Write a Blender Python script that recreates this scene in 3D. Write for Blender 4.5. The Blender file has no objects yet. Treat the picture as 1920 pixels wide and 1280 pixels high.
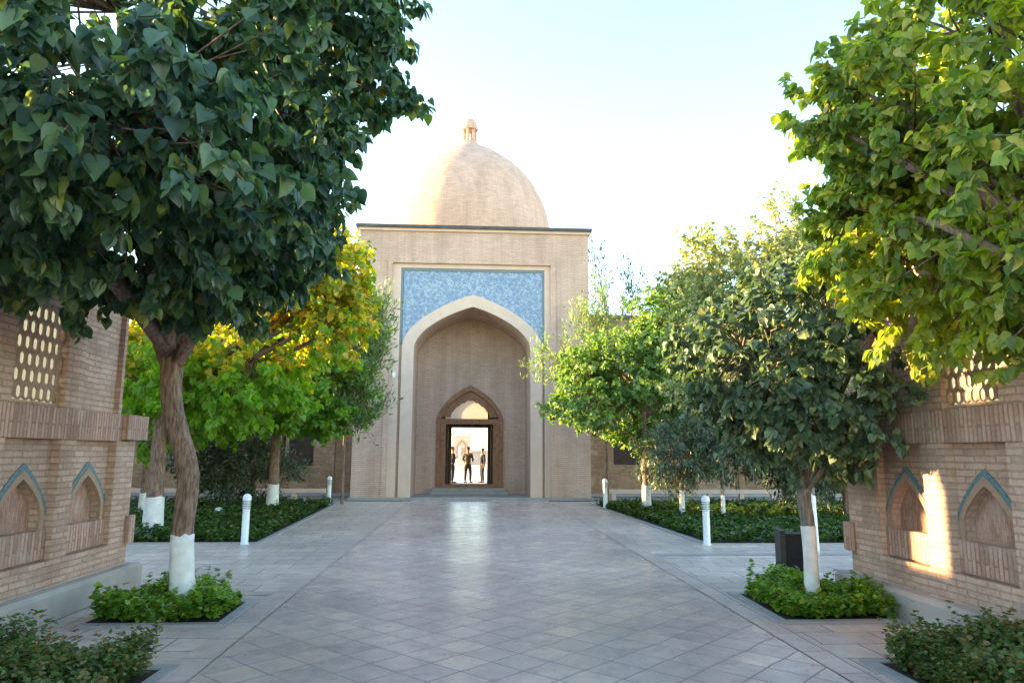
import bpy, bmesh, math, random
import numpy as np
from mathutils import Vector, Matrix
R = math.radians
rng = np.random.default_rng(7)
random.seed(7)
scene = bpy.context.scene
COL = scene.collection

# ------------------------------------------------------------------ camera
F = 1330.0
cam_d = bpy.data.cameras.new("camera")
cam = bpy.data.objects.new("camera", cam_d)
COL.objects.link(cam)
cam_d.sensor_width = 36.0
cam_d.lens = F / 1920 * 36.0
cam_d.clip_start = 0.05
cam_d.clip_end = 3000
CM = Matrix.Rotation(-R(3.40), 4, 'Z') @ Matrix.Rotation(R(90 + 8.97), 4, 'X') @ Matrix.Rotation(R(0.3), 4, 'Z')
cam.matrix_world = Matrix.Translation((0, 0, 1.6)) @ CM
scene.camera = cam

# ------------------------------------------------------------------ sky, sun, exposure
SUN_EL = 9.0
SUN_AZ = (-1.0, 0.32)                       # where the sun stands, seen from above
w = bpy.data.worlds.new("World"); scene.world = w; w.use_nodes = True
nt = w.node_tree; nt.nodes.clear()
sky = nt.nodes.new("ShaderNodeTexSky"); sky.sky_type = 'NISHITA'; sky.sun_disc = False
sky.sun_elevation = R(SUN_EL); sky.sun_rotation = math.atan2(SUN_AZ[0], SUN_AZ[1]) % (2 * math.pi)
sky.air_density = 1.0; sky.dust_density = 0.2; sky.ozone_density = 1.25
bg = nt.nodes.new("ShaderNodeBackground"); bg.inputs[1].default_value = 0.15
wo = nt.nodes.new("ShaderNodeOutputWorld")
nt.links.new(sky.outputs[0], bg.inputs[0]); nt.links.new(bg.outputs[0], wo.inputs[0])
sl = bpy.data.lights.new("sun", 'SUN'); sl.energy = 5.0; sl.angle = R(0.45); sl.color = (1.0, 0.66, 0.30)
sun = bpy.data.objects.new("sun", sl); COL.objects.link(sun)
h = math.hypot(*SUN_AZ)
sd = Vector((SUN_AZ[0] / h * math.cos(R(SUN_EL)), SUN_AZ[1] / h * math.cos(R(SUN_EL)), math.sin(R(SUN_EL))))
sun.rotation_euler = sd.to_track_quat('Z', 'Y').to_euler(); sun.location = (-20, 10, 20)
vs = scene.view_settings; vs.view_transform = 'Standard'; vs.look = 'None'; vs.gamma = 1; vs.exposure = 2.88
scene.cycles.use_denoising = True
scene.cycles.max_bounces = 8
scene.cycles.transparent_max_bounces = 8
scene.cycles.sample_clamp_indirect = 6

# ------------------------------------------------------------------ helpers
def ray(px, py):
    return CM.to_3x3() @ Vector(((px - 960) / F, (640 - py) / F, -1))
def at(px, py, Y):
    d = ray(px, py); return Vector((0, 0, 1.6)) + d * (Y / d.y)

def tag(o, label=None, cat=None, group=None, kind=None):
    if label: o['label'] = label
    if cat: o['category'] = cat
    if group: o['group'] = group
    if kind: o['kind'] = kind
    return o
def empty(name, loc=(0, 0, 0), rz=0.0):
    o = bpy.data.objects.new(name, None); o.location = loc; o.rotation_euler = (0, 0, rz)
    o.empty_display_size = 0.3; COL.objects.link(o); return o
def copy_tree(o, parent=None):
    c = o.copy(); COL.objects.link(c); c.parent = parent
    for ch in [x for x in scene.objects if x.parent == o]:
        copy_tree(ch, c)
    return c

class MB:
    """collects vertices and faces; build() links them as one mesh object"""
    def __init__(s): s.v = []; s.f = []; s.m = []; s.n = 0; s.sm = []
    def add(s, v, f, mi=0, smooth=False):
        b = len(s.v); s.v += [tuple(p) for p in v]
        s.f += [tuple(i + b for i in q) for q in f]; s.m += [mi] * len(f); s.sm += [smooth] * len(f)
    def box(s, x0, x1, y0, y1, z0, z1, mi=0):
        if x0 > x1: x0, x1 = x1, x0
        if y0 > y1: y0, y1 = y1, y0
        v = [(x, y, z) for x in (x0, x1) for y in (y0, y1) for z in (z0, z1)]
        s.add(v, [(0, 1, 3, 2), (4, 6, 7, 5), (0, 4, 5, 1), (2, 3, 7, 6), (0, 2, 6, 4), (1, 5, 7, 3)], mi); return s
    def obox(s, M, sx, sy, sz, mi=0):
        v = [M @ Vector((a * sx / 2, b * sy / 2, c * sz / 2)) for a in (-1, 1) for b in (-1, 1) for c in (-1, 1)]
        s.add(v, [(0, 1, 3, 2), (4, 6, 7, 5), (0, 4, 5, 1), (2, 3, 7, 6), (0, 2, 6, 4), (1, 5, 7, 3)], mi); return s
    def lathe(s, prof, c=(0, 0, 0), n=32, mi=0, smooth=True):
        v = []; f = []
        for (r, z) in prof:
            for k in range(n):
                a = 2 * math.pi * k / n; v.append((c[0] + r * math.cos(a), c[1] + r * math.sin(a), c[2] + z))
        for i in range(len(prof) - 1):
            for k in range(n):
                f.append((i * n + k, i * n + (k + 1) % n, (i + 1) * n + (k + 1) % n, (i + 1) * n + k))
        s.add(v, f, mi, smooth)
        s.add([v[k] for k in range(n)][::-1], [tuple(range(n))], mi); s.add([v[(len(prof) - 1) * n + k] for k in range(n)], [tuple(range(n))], mi)
        return s
    def tube(s, pts, rad, n=8, mi=0, wob=0.0, seed=0):
        rr = random.Random(seed); pts = [Vector(p) for p in pts]; v = []; f = []
        t0 = (pts[1] - pts[0]).normalized(); a = t0.orthogonal().normalized()
        ph = [rr.uniform(-1, 1) for _ in range(n)]
        for i, p in enumerate(pts):
            t = (pts[min(i + 1, len(pts) - 1)] - pts[max(i - 1, 0)]).normalized()
            a = (a - t * a.dot(t)).normalized(); b = t.cross(a)
            for k in range(n):
                an = 2 * math.pi * k / n
                r = rad[i] * (1 + wob * (ph[k] + 0.5 * rr.uniform(-1, 1)))
                v.append(p + (a * math.cos(an) + b * math.sin(an)) * r)
        for i in range(len(pts) - 1):
            for k in range(n):
                f.append((i * n + k, i * n + (k + 1) % n, (i + 1) * n + (k + 1) % n, (i + 1) * n + k))
        f.append(tuple(range(n))[::-1]); f.append(tuple((len(pts) - 1) * n + k for k in range(n)))
        s.add(v, f, mi, True); return s
    def build(s, name, mats, parent=None, loc=None):
        me = bpy.data.meshes.new(name); me.from_pydata(s.v, [], s.f)
        if not isinstance(mats, (list, tuple)): mats = [mats]
        for m in mats: me.materials.append(m)
        me.polygons.foreach_set('material_index', s.m); me.polygons.foreach_set('use_smooth', s.sm)
        me.update()
        o = bpy.data.objects.new(name, me); COL.objects.link(o)
        if parent: o.parent = parent
        if loc: o.location = loc
        return o

class Plane2:
    """a wall frame: u along the wall, v up, w out of the wall towards the viewer"""
    def __init__(s, org, udir, wdir): s.o = Vector(org); s.u = Vector(udir); s.w = Vector(wdir)
    def P(s, u, v, w): return s.o + s.u * u + Vector((0, 0, 1)) * v + s.w * w
    def box(s, mb, u0, u1, v0, v1, w0, w1, mi=0):
        P = s.P
        v = [P(a, c, b) for a in (u0, u1) for b in (w0, w1) for c in (v0, v1)]
        mb.add(v, [(0, 1, 3, 2), (4, 6, 7, 5), (0, 4, 5, 1), (2, 3, 7, 6), (0, 2, 6, 4), (1, 5, 7, 3)], mi)
    def holed(s, mb, u0, u1, v0, v1, w0, w1, uc, vb, shape, mi=0):
        """plate from w0 (back) to w1 (front) with a hole of outline shape=[(u offset, v)...] left to right, open down to vb"""
        P = s.P
        def quad(a, b, c, d): mb.add([a, b, c, d], [(0, 1, 2, 3)], mi)
        us = [uc + q[0] for q in shape]; hs = [q[1] for q in shape]
        for w in (w1, w0):
            quad(P(u0, v0, w), P(us[0], v0, w), P(us[0], v1, w), P(u0, v1, w))
            quad(P(us[-1], v0, w), P(u1, v0, w), P(u1, v1, w), P(us[-1], v1, w))
            if vb > v0 + 1e-6: quad(P(us[0], v0, w), P(us[-1], v0, w), P(us[-1], vb, w), P(us[0], vb, w))
            for i in range(len(us) - 1):
                quad(P(us[i], hs[i], w), P(us[i + 1], hs[i + 1], w), P(us[i + 1], v1, w), P(us[i], v1, w))
        # reveals
        quad(P(us[0], vb, w0), P(us[0], vb, w1), P(us[0], hs[0], w1), P(us[0], hs[0], w0))
        quad(P(us[-1], vb, w1), P(us[-1], vb, w0), P(us[-1], hs[-1], w0), P(us[-1], hs[-1], w1))
        for i in range(len(us) - 1):
            quad(P(us[i], hs[i], w1), P(us[i], hs[i], w0), P(us[i + 1], hs[i + 1], w0), P(us[i + 1], hs[i + 1], w1))
        if vb > v0 + 1e-6: quad(P(us[0], vb, w1), P(us[-1], vb, w1), P(us[-1], vb, w0), P(us[0], vb, w0))
        # rim
        quad(P(u0, v0, w0), P(u0, v0, w1), P(u0, v1, w1), P(u0, v1, w0)); quad(P(u1, v0, w1), P(u1, v0, w0), P(u1, v1, w0), P(u1, v1, w1))
        quad(P(u0, v1, w1), P(u1, v1, w1), P(u1, v1, w0), P(u0, v1, w0))
    def band(s, mb, uc, vb, so, si, w0, w1, mi=0):
        """solid band between an outer arch so and an inner arch si (same number of points)"""
        P = s.P
        A = [(uc + so[0][0], vb)] + [(uc + a, b) for a, b in so] + [(uc + so[-1][0], vb)]
        B = [(uc + si[0][0], vb)] + [(uc + a, b) for a, b in si] + [(uc + si[-1][0], vb)]
        n = len(A)
        for i in range(n - 1):
            for w in (w0, w1):
                mb.add([P(*A[i], w), P(*A[i + 1], w), P(*B[i + 1], w), P(*B[i], w)], [(0, 1, 2, 3)], mi)
            mb.add([P(*A[i], w0), P(*A[i + 1], w0), P(*A[i + 1], w1), P(*A[i], w1)], [(0, 1, 2, 3)], mi)
            mb.add([P(*B[i], w1), P(*B[i + 1], w1), P(*B[i + 1], w0), P(*B[i], w0)], [(0, 1, 2, 3)], mi)

def arch(a, zs, za, n=14, p=1.15, q=0.52):
    pts = []
    for k in range(-n, n + 1):
        t = k / n; t = math.copysign(math.sin(abs(t) * math.pi / 2), t) if abs(t) < 1 else t
        pts.append((a * t, zs + (za - zs) * max(0.0, 1 - abs(t) ** p) ** q))
    return pts

# ------------------------------------------------------------------ materials
def new_mat(name):
    m = bpy.data.materials.new(name); m.use_nodes = True; n = m.node_tree; n.nodes.clear()
    out = n.nodes.new("ShaderNodeOutputMaterial"); bs = n.nodes.new("ShaderNodeBsdfPrincipled")
    n.links.new(bs.outputs[0], out.inputs[0]); return m, n, bs, out
def N(n, t, **k):
    x = n.nodes.new(t)
    for a, b in k.items(): setattr(x, a, b)
    return x
def math_n(n, op, a, b=None):
    x = N(n, "ShaderNodeMath", operation=op)
    for i, q in enumerate((a, b)):
        if q is None: continue
        if isinstance(q, (int, float)): x.inputs[i].default_value = q
        else: n.links.new(q, x.inputs[i])
    return x.outputs[0]
def ramp(n, fac, stops, mode='LINEAR'):
    r = N(n, "ShaderNodeValToRGB"); r.color_ramp.interpolation = mode
    e = r.color_ramp.elements
    while len(e) < len(stops): e.new(0.5)
    for i, (p, c) in enumerate(stops): e[i].position = p; e[i].color = (*c, 1) if len(c) == 3 else c
    n.links.new(fac, r.inputs[0]); return r.outputs[0]
def mixc(n, fac, a, b, mode='MIX'):
    x = N(n, "ShaderNodeMix", data_type='RGBA', blend_type=mode)
    if isinstance(fac, (int, float)): x.inputs[0].default_value = fac
    else: n.links.new(fac, x.inputs[0])
    for i, q in ((6, a), (7, b)):
        if isinstance(q, tuple): x.inputs[i].default_value = (*q, 1)
        else: n.links.new(q, x.inputs[i])
    return x.outputs[2]
def noise(n, scale, detail=4, vec=None, rough=0.55):
    x = N(n, "ShaderNodeTexNoise"); x.inputs['Scale'].default_value = scale; x.inputs['Detail'].default_value = detail; x.inputs['Roughness'].default_value = rough
    if vec is not None: n.links.new(vec, x.inputs['Vector'])
    return x.outputs['Fac']
def wall_uv(n, mode, swap=False):
    g = N(n, "ShaderNodeNewGeometry"); sp = N(n, "ShaderNodeSeparateXYZ"); n.links.new(g.outputs['Position'], sp.inputs[0])
    if mode == 'wall':
        sn = N(n, "ShaderNodeSeparateXYZ"); n.links.new(g.outputs['True Normal'], sn.inputs[0])
        k = math_n(n, 'GREATER_THAN', math_n(n, 'ABSOLUTE', sn.outputs[0]), 0.7)
        mx = N(n, "ShaderNodeMix", data_type='FLOAT'); n.links.new(k, mx.inputs[0]); n.links.new(sp.outputs[0], mx.inputs[2]); n.links.new(sp.outputs[1], mx.inputs[3]); u = mx.outputs[0]
        kz = math_n(n, 'GREATER_THAN', math_n(n, 'ABSOLUTE', sn.outputs[2]), 0.7)
        mz = N(n, "ShaderNodeMix", data_type='FLOAT'); n.links.new(kz, mz.inputs[0]); n.links.new(sp.outputs[2], mz.inputs[2]); n.links.new(sp.outputs[1], mz.inputs[3]); v = mz.outputs[0]
    else:   # dome
        u = math_n(n, 'MULTIPLY', math_n(n, 'ARCTAN2', math_n(n, 'ADD', sp.outputs[0], 0.17), math_n(n, 'SUBTRACT', sp.outputs[1], 31.0)), 3.5); v = sp.outputs[2]
    c = N(n, "ShaderNodeCombineXYZ"); n.links.new(u, c.inputs[0 if not swap else 1]); n.links.new(v, c.inputs[1 if not swap else 0])
    return c.outputs[0], g.outputs['Position']
def brick_mat(name, c1, c2, mortar, bw=0.25, rh=0.06, gap=0.008, mode='wall', swap=False, stain=(0.5, 0.45, 0.4), rough=0.9, bump=0.6, stain_amt=0.35, vary=1.0, eff=0.45):
    m, n, bs, out = new_mat(name)
    vec, pos = wall_uv(n, mode, swap)
    wob = N(n, "ShaderNodeTexNoise"); wob.inputs['Scale'].default_value = 3.0; n.links.new(pos, wob.inputs['Vector'])
    wv = N(n, "ShaderNodeVectorMath", operation='MULTIPLY_ADD'); n.links.new(wob.outputs['Color'], wv.inputs[0]); wv.inputs[1].default_value = (0.02, 0.02, 0); n.links.new(vec, wv.inputs[2])
    b = N(n, "ShaderNodeTexBrick"); b.offset = 0.5; n.links.new(wv.outputs[0], b.inputs['Vector'])
    b.inputs['Scale'].default_value = 1.0; b.inputs['Brick Width'].default_value = bw; b.inputs['Row Height'].default_value = rh
    b.inputs['Mortar Size'].default_value = gap; b.inputs['Mortar Smooth'].default_value = 0.3; b.inputs['Bias'].default_value = 0
    b.inputs['Color1'].default_value = (*[min(1, q * (1 + .12 * vary)) for q in c1], 1); b.inputs['Color2'].default_value = (*[q * (1 - .14 * vary) for q in c2], 1); b.inputs['Mortar'].default_value = (*mortar, 1)
    big = ramp(n, noise(n, 0.9, 5, pos), [(0.35, stain), (0.6, (1, 1, 1))])
    c = mixc(n, stain_amt, b.outputs['Color'], big, 'MULTIPLY')
    fine = ramp(n, noise(n, 28, 3, pos), [(0.3, (0.72, 0.72, 0.72)), (0.7, (1.15, 1.13, 1.1))])
    c = mixc(n, 0.6, c, fine, 'MULTIPLY')
    pn2 = N(n, "ShaderNodeVectorMath", operation='ADD'); pn2.inputs[1].default_value = (31.0, 7.0, 3.0); n.links.new(pos, pn2.inputs[0])
    c = mixc(n, ramp(n, noise(n, 1.7, 6, pn2.outputs[0], .65), [(0.54, (0, 0, 0)), (0.70, (eff, eff, eff))]), c, (.62, .54, .47))
    ms = N(n, "ShaderNodeMapping"); ms.inputs['Scale'].default_value = (1, 1, .12); n.links.new(pos, ms.inputs['Vector'])
    c = mixc(n, 0.7, c, ramp(n, noise(n, 2.2, 5, ms.outputs[0], 0.65), [(0.36, (.80, .78, .77)), (0.6, (1.04, 1.04, 1.04))]), 'MULTIPLY')
    n.links.new(c, bs.inputs['Base Color']); bs.inputs['Roughness'].default_value = rough; bs.inputs['Specular IOR Level'].default_value = 0.25
    hgt = math_n(n, 'ADD', math_n(n, 'MULTIPLY', b.outputs['Fac'], -1.0), math_n(n, 'MULTIPLY', noise(n, 60, 3, pos), 0.35))
    bp = N(n, "ShaderNodeBump"); bp.inputs['Strength'].default_value = bump; bp.inputs['Distance'].default_value = 0.01
    n.links.new(hgt, bp.inputs['Height']); n.links.new(bp.outputs[0], bs.inputs['Normal'])
    return m
def plain_mat(name, c1, c2, scale=8, rough=0.8, bump=0.2, metal=0.0, spec=0.4):
    m, n, bs, out = new_mat(name)
    g = N(n, "ShaderNodeNewGeometry")
    f = noise(n, scale, 6, g.outputs['Position'])
    c = mixc(n, ramp(n, f, [(0.35, (0, 0, 0)), (0.68, (1, 1, 1))]), c1, c2)
    n.links.new(c, bs.inputs['Base Color']); bs.inputs['Roughness'].default_value = rough; bs.inputs['Metallic'].default_value = metal; bs.inputs['Specular IOR Level'].default_value = spec
    bp = N(n, "ShaderNodeBump"); bp.inputs['Strength'].default_value = bump; bp.inputs['Distance'].default_value = 0.01
    n.links.new(noise(n, scale * 5, 4, g.outputs['Position']), bp.inputs['Height']); n.links.new(bp.outputs[0], bs.inputs['Normal'])
    return m
def leaf_mat(name, stops, trans=0.4, tcol=(0.75, 0.9, 0.25), rough=0.42, zone=None, spec=0.5, low=None):
    """leaf colour differs from leaf to leaf; zone = (noise scale, colour) tints whole sprays"""
    m, n, bs, out = new_mat(name)
    g = N(n, "ShaderNodeNewGeometry")
    c = ramp(n, g.outputs['Random Per Island'], stops)
    if zone:
        z = ramp(n, noise(n, zone[0], 2, g.outputs['Position']), [(zone[2], (0, 0, 0)), (zone[2] + 0.12, (1, 1, 1))])
        c = mixc(n, z, c, mixc(n, 0.8, c, zone[1], 'MIX'))
    if low:     # greener low down; the gold above is autumn colour plus painted sunlight
        sp = N(n, "ShaderNodeSeparateXYZ"); n.links.new(g.outputs['Position'], sp.inputs[0])
        k = math_n(n, 'ADD', math_n(n, 'MULTIPLY', sp.outputs[2], .25), math_n(n, 'ADD', math_n(n, 'MULTIPLY', noise(n, 1.1, 3, g.outputs['Position']), 1.0), math_n(n, 'MULTIPLY', g.outputs['Random Per Island'], .25)))
        c = mixc(n, ramp(n, math_n(n, 'MULTIPLY', k, .5), [(low[0] / 2, (1, 1, 1)), (low[0] / 2 + .06, (0, 0, 0))]), c, low[1])
    fine = ramp(n, noise(n, 40, 3, g.outputs['Position']), [(0.3, (0.75, 0.75, 0.75)), (0.7, (1.2, 1.2, 1.2))])
    c = mixc(n, 0.5, c, fine, 'MULTIPLY')
    n.links.new(c, bs.inputs['Base Color']); bs.inputs['Roughness'].default_value = rough; bs.inputs['Specular IOR Level'].default_value = spec
    tr = N(n, "ShaderNodeBsdfTranslucent"); hs = N(n, "ShaderNodeHueSaturation"); hs.inputs['Value'].default_value = 2.2; hs.inputs['Saturation'].default_value = 1.1
    n.links.new(c, hs.inputs['Color']); n.links.new(mixc(n, 0.6, hs.outputs[0], tcol, 'MULTIPLY'), tr.inputs[0])
    mx = N(n, "ShaderNodeMixShader"); mx.inputs[0].default_value = trans
    n.links.new(bs.outputs[0], mx.inputs[1]); n.links.new(tr.outputs[0], mx.inputs[2]); n.links.new(mx.outputs[0], out.inputs[0])
    return m

M = {}
M['facade'] = brick_mat('facade_brick', (0.65, 0.465, 0.375), (0.60, 0.425, 0.345), (0.48, 0.355, 0.29), bw=0.27, rh=0.07, gap=0.008, vary=.2, eff=.2, stain=(0.7, 0.66, 0.62))
M['facade_trim'] = plain_mat('pale_stucco', (0.66, 0.50, 0.41), (0.59, 0.445, 0.365), 3, 0.85)
M['niche'] = brick_mat('niche_brick', (0.63, 0.445, 0.36), (0.58, 0.41, 0.33), (0.47, 0.345, 0.285), bw=0.27, rh=0.07, gap=0.008, vary=.2, eff=.15, stain=(0.72, 0.68, 0.65))
M['dome'] = brick_mat('dome_brick', (0.68, 0.46, 0.345), (0.62, 0.42, 0.32), (0.54, 0.38, 0.295), bw=0.27, rh=0.075, gap=0.008, vary=.3, eff=.15, mode='dome', stain=(0.8, 0.75, 0.7), stain_amt=0.25)
M['wing'] = brick_mat('wing_brick', (0.38, 0.235, 0.14), (0.33, 0.20, 0.12), (0.34, 0.24, 0.165), bw=0.26, rh=0.07, gap=0.008)
M['wall'] = brick_mat('wall_brick', (0.63, 0.435, 0.335), (0.55, 0.375, 0.29), (0.46, 0.33, 0.265), bw=0.27, rh=0.062, gap=0.009, vary=.7, eff=.35, stain=(0.62, 0.52, 0.48), bump=1.0)
M['soldier'] = brick_mat('soldier_brick', (0.56, 0.36, 0.28), (0.47, 0.30, 0.235), (0.36, 0.24, 0.19), bw=0.34, rh=0.055, gap=0.009, swap=True, stain=(0.6, 0.5, 0.48), bump=1.0)
M['niche_panel'] = brick_mat('panel_brick', (0.52, 0.31, 0.23), (0.43, 0.26, 0.195), (0.35, 0.23, 0.18), bw=0.11, rh=0.028, gap=0.004, swap=True, stain=(0.65, 0.6, 0.55), bump=0.6)
M['plinth'] = plain_mat('plinth_stone', (0.46, 0.41, 0.36), (0.31, 0.27, 0.24), 1.6, 0.85, 0.5)
M['kerb'] = plain_mat('kerb_stone', (0.34, 0.32, 0.31), (0.27, 0.26, 0.255), 5, 0.6)
M['cap'] = plain_mat('metal_cap', (0.10, 0.09, 0.085), (0.06, 0.055, 0.05), 4, 0.5, metal=0.4)
M['white'] = plain_mat('whitewash', (0.78, 0.78, 0.76), (0.62, 0.62, 0.60), 9, 0.85, 0.6)
M['bollard'] = plain_mat('white_enamel', (0.72, 0.75, 0.76), (0.66, 0.69, 0.70), 5, 0.35, 0.05)
M['louvre'] = plain_mat('grey_louvre', (0.30, 0.30, 0.30), (0.22, 0.22, 0.22), 9, 0.4, 0.1)
M['wood'] = plain_mat('carved_wood', (0.34, 0.165, 0.085), (0.20, 0.095, 0.048), 7, 0.6, 0.7)
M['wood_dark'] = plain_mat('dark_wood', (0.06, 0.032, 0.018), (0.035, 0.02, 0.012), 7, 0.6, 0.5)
M['soil'] = plain_mat('soil', (0.035, 0.025, 0.018), (0.018, 0.013, 0.010), 9, 0.95, 1.0)
M['black'] = plain_mat('black_cloth', (0.012, 0.011, 0.011), (0.02, 0.018, 0.017), 9, 0.8, 0.3)
M['darkgrey'] = plain_mat('dark_grey_plastic', (0.045, 0.045, 0.046), (0.03, 0.03, 0.03), 9, 0.6, 0.2)
M['plaza'] = plain_mat('pale_plaza', (0.62, 0.58, 0.52), (0.55, 0.51, 0.46), 1.2, 0.7)
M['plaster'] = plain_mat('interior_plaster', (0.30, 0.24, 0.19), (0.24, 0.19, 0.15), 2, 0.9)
M['far'] = plain_mat('pink_plaster', (0.56, 0.38, 0.34), (0.50, 0.34, 0.30), 1, 0.9)
M['far_pale'] = plain_mat('cream_plaster', (0.66, 0.60, 0.52), (0.60, 0.54, 0.46), 1, 0.9)
M['lattice'] = plain_mat('pierced_clay', (0.40, 0.27, 0.19), (0.33, 0.22, 0.155), 12, 0.9, 0.5)

def whitewash_mat():
    m, n, bs, out = new_mat('whitewash_lime'); g = N(n, "ShaderNodeNewGeometry"); P = g.outputs['Position']
    sp = N(n, "ShaderNodeSeparateXYZ"); n.links.new(P, sp.inputs[0])
    c = mixc(n, ramp(n, noise(n, 9, 6, P), [(0.35, (0, 0, 0)), (0.68, (1, 1, 1))]), (.66, .65, .62), (.8, .8, .78))
    mud = math_n(n, 'ADD', math_n(n, 'MULTIPLY', sp.outputs[2], -3.2), math_n(n, 'MULTIPLY', noise(n, 14, 5, P), 1.5))
    c = mixc(n, ramp(n, mud, [(0.25, (0, 0, 0)), (0.75, (.6, .6, .6))]), c, (.28, .22, .16))
    c = mixc(n, ramp(n, noise(n, 22, 6, P, .7), [(0.66, (0, 0, 0)), (0.70, (1, 1, 1))]), c, (.30, .22, .17))
    n.links.new(c, bs.inputs['Base Color']); bs.inputs['Roughness'].default_value = .9
    bp = N(n, "ShaderNodeBump"); bp.inputs['Strength'].default_value = .7; bp.inputs['Distance'].default_value = .01
    n.links.new(noise(n, 30, 5, P), bp.inputs['Height']); n.links.new(bp.outputs[0], bs.inputs['Normal']); return m
M['white'] = whitewash_mat()
def teal_mat():
    m, n, bs, out = new_mat('teal_glaze')
    g = N(n, "ShaderNodeNewGeometry")
    v = N(n, "ShaderNodeTexVoronoi"); v.inputs['Scale'].default_value = 26; n.links.new(g.outputs['Position'], v.inputs['Vector'])
    c = mixc(n, noise(n, 22, 3, g.outputs['Position']), (0.07, 0.17, 0.20), (0.17, 0.25, 0.27))
    c = mixc(n, ramp(n, v.outputs['Distance'], [(0.05, (0, 0, 0)), (0.4, (1, 1, 1))]), (0.03, 0.085, 0.105), c)
    n.links.new(c, bs.inputs['Base Color']); bs.inputs['Roughness'].default_value = 0.35; return m
M['teal'] = teal_mat()
def pane_mat():
    m, n, bs, out = new_mat('cream_pane'); tr = N(n, "ShaderNodeBsdfTranslucent"); g = N(n, "ShaderNodeNewGeometry")
    c = mixc(n, noise(n, 3, 3, g.outputs['Position']), (.97, .86, .66), (.93, .78, .56)); n.links.new(c, tr.inputs[0]); n.links.new(c, bs.inputs['Base Color']); bs.inputs['Roughness'].default_value = .5
    mx = N(n, "ShaderNodeMixShader"); mx.inputs[0].default_value = .94; n.links.new(bs.outputs[0], mx.inputs[1]); n.links.new(tr.outputs[0], mx.inputs[2]); n.links.new(mx.outputs[0], out.inputs[0]); return m
M['pane'] = pane_mat()
def mosaic_mat():
    m, n, bs, out = new_mat('blue_mosaic')
    g = N(n, "ShaderNodeNewGeometry")
    P = g.outputs['Position']
    v1 = N(n, "ShaderNodeTexVoronoi"); v1.inputs['Scale'].default_value = 5.0; v1.feature = 'DISTANCE_TO_EDGE'; n.links.new(P, v1.inputs['Vector'])
    v2 = N(n, "ShaderNodeTexVoronoi"); v2.inputs['Scale'].default_value = 9.0; n.links.new(P, v2.inputs['Vector'])
    wv = N(n, "ShaderNodeTexWave", wave_type='RINGS'); wv.inputs['Scale'].default_value = 1.6; wv.inputs['Distortion'].default_value = 14; wv.inputs['Detail'].default_value = 3; wv.inputs['Detail Scale'].default_value = 2.5
    n.links.new(P, wv.inputs['Vector'])
    base = mixc(n, noise(n, 2.5, 4, P), (0.125, 0.19, 0.33), (0.18, 0.245, 0.37))
    c = mixc(n, ramp(n, v1.outputs['Distance'], [(0.02, (1, 1, 1)), (0.06, (0, 0, 0))]), base, (0.25, 0.35, 0.46))
    c = mixc(n, ramp(n, wv.outputs['Fac'], [(0.82, (0, 0, 0)), (0.9, (1, 1, 1))]), c, (0.30, 0.38, 0.45))
    c = mixc(n, ramp(n, v2.outputs['Distance'], [(0.12, (1, 1, 1)), (0.2, (0, 0, 0))]), c, (0.09, 0.30, 0.42))
    v3 = N(n, "ShaderNodeTexVoronoi"); v3.inputs['Scale'].default_value = 7.0; mp = N(n, "ShaderNodeVectorMath", operation='ADD'); mp.inputs[1].default_value = (3.3, 1.2, 7.7)
    n.links.new(P, mp.inputs[0]); n.links.new(mp.outputs[0], v3.inputs['Vector'])
    c = mixc(n, ramp(n, v3.outputs['Distance'], [(0.10, (1, 1, 1)), (0.14, (0, 0, 0))]), c, (0.30, 0.27, 0.16))
    n.links.new(c, bs.inputs['Base Color']); bs.inputs['Roughness'].default_value = 0.3; return m
M['mosaic'] = mosaic_mat()
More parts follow.
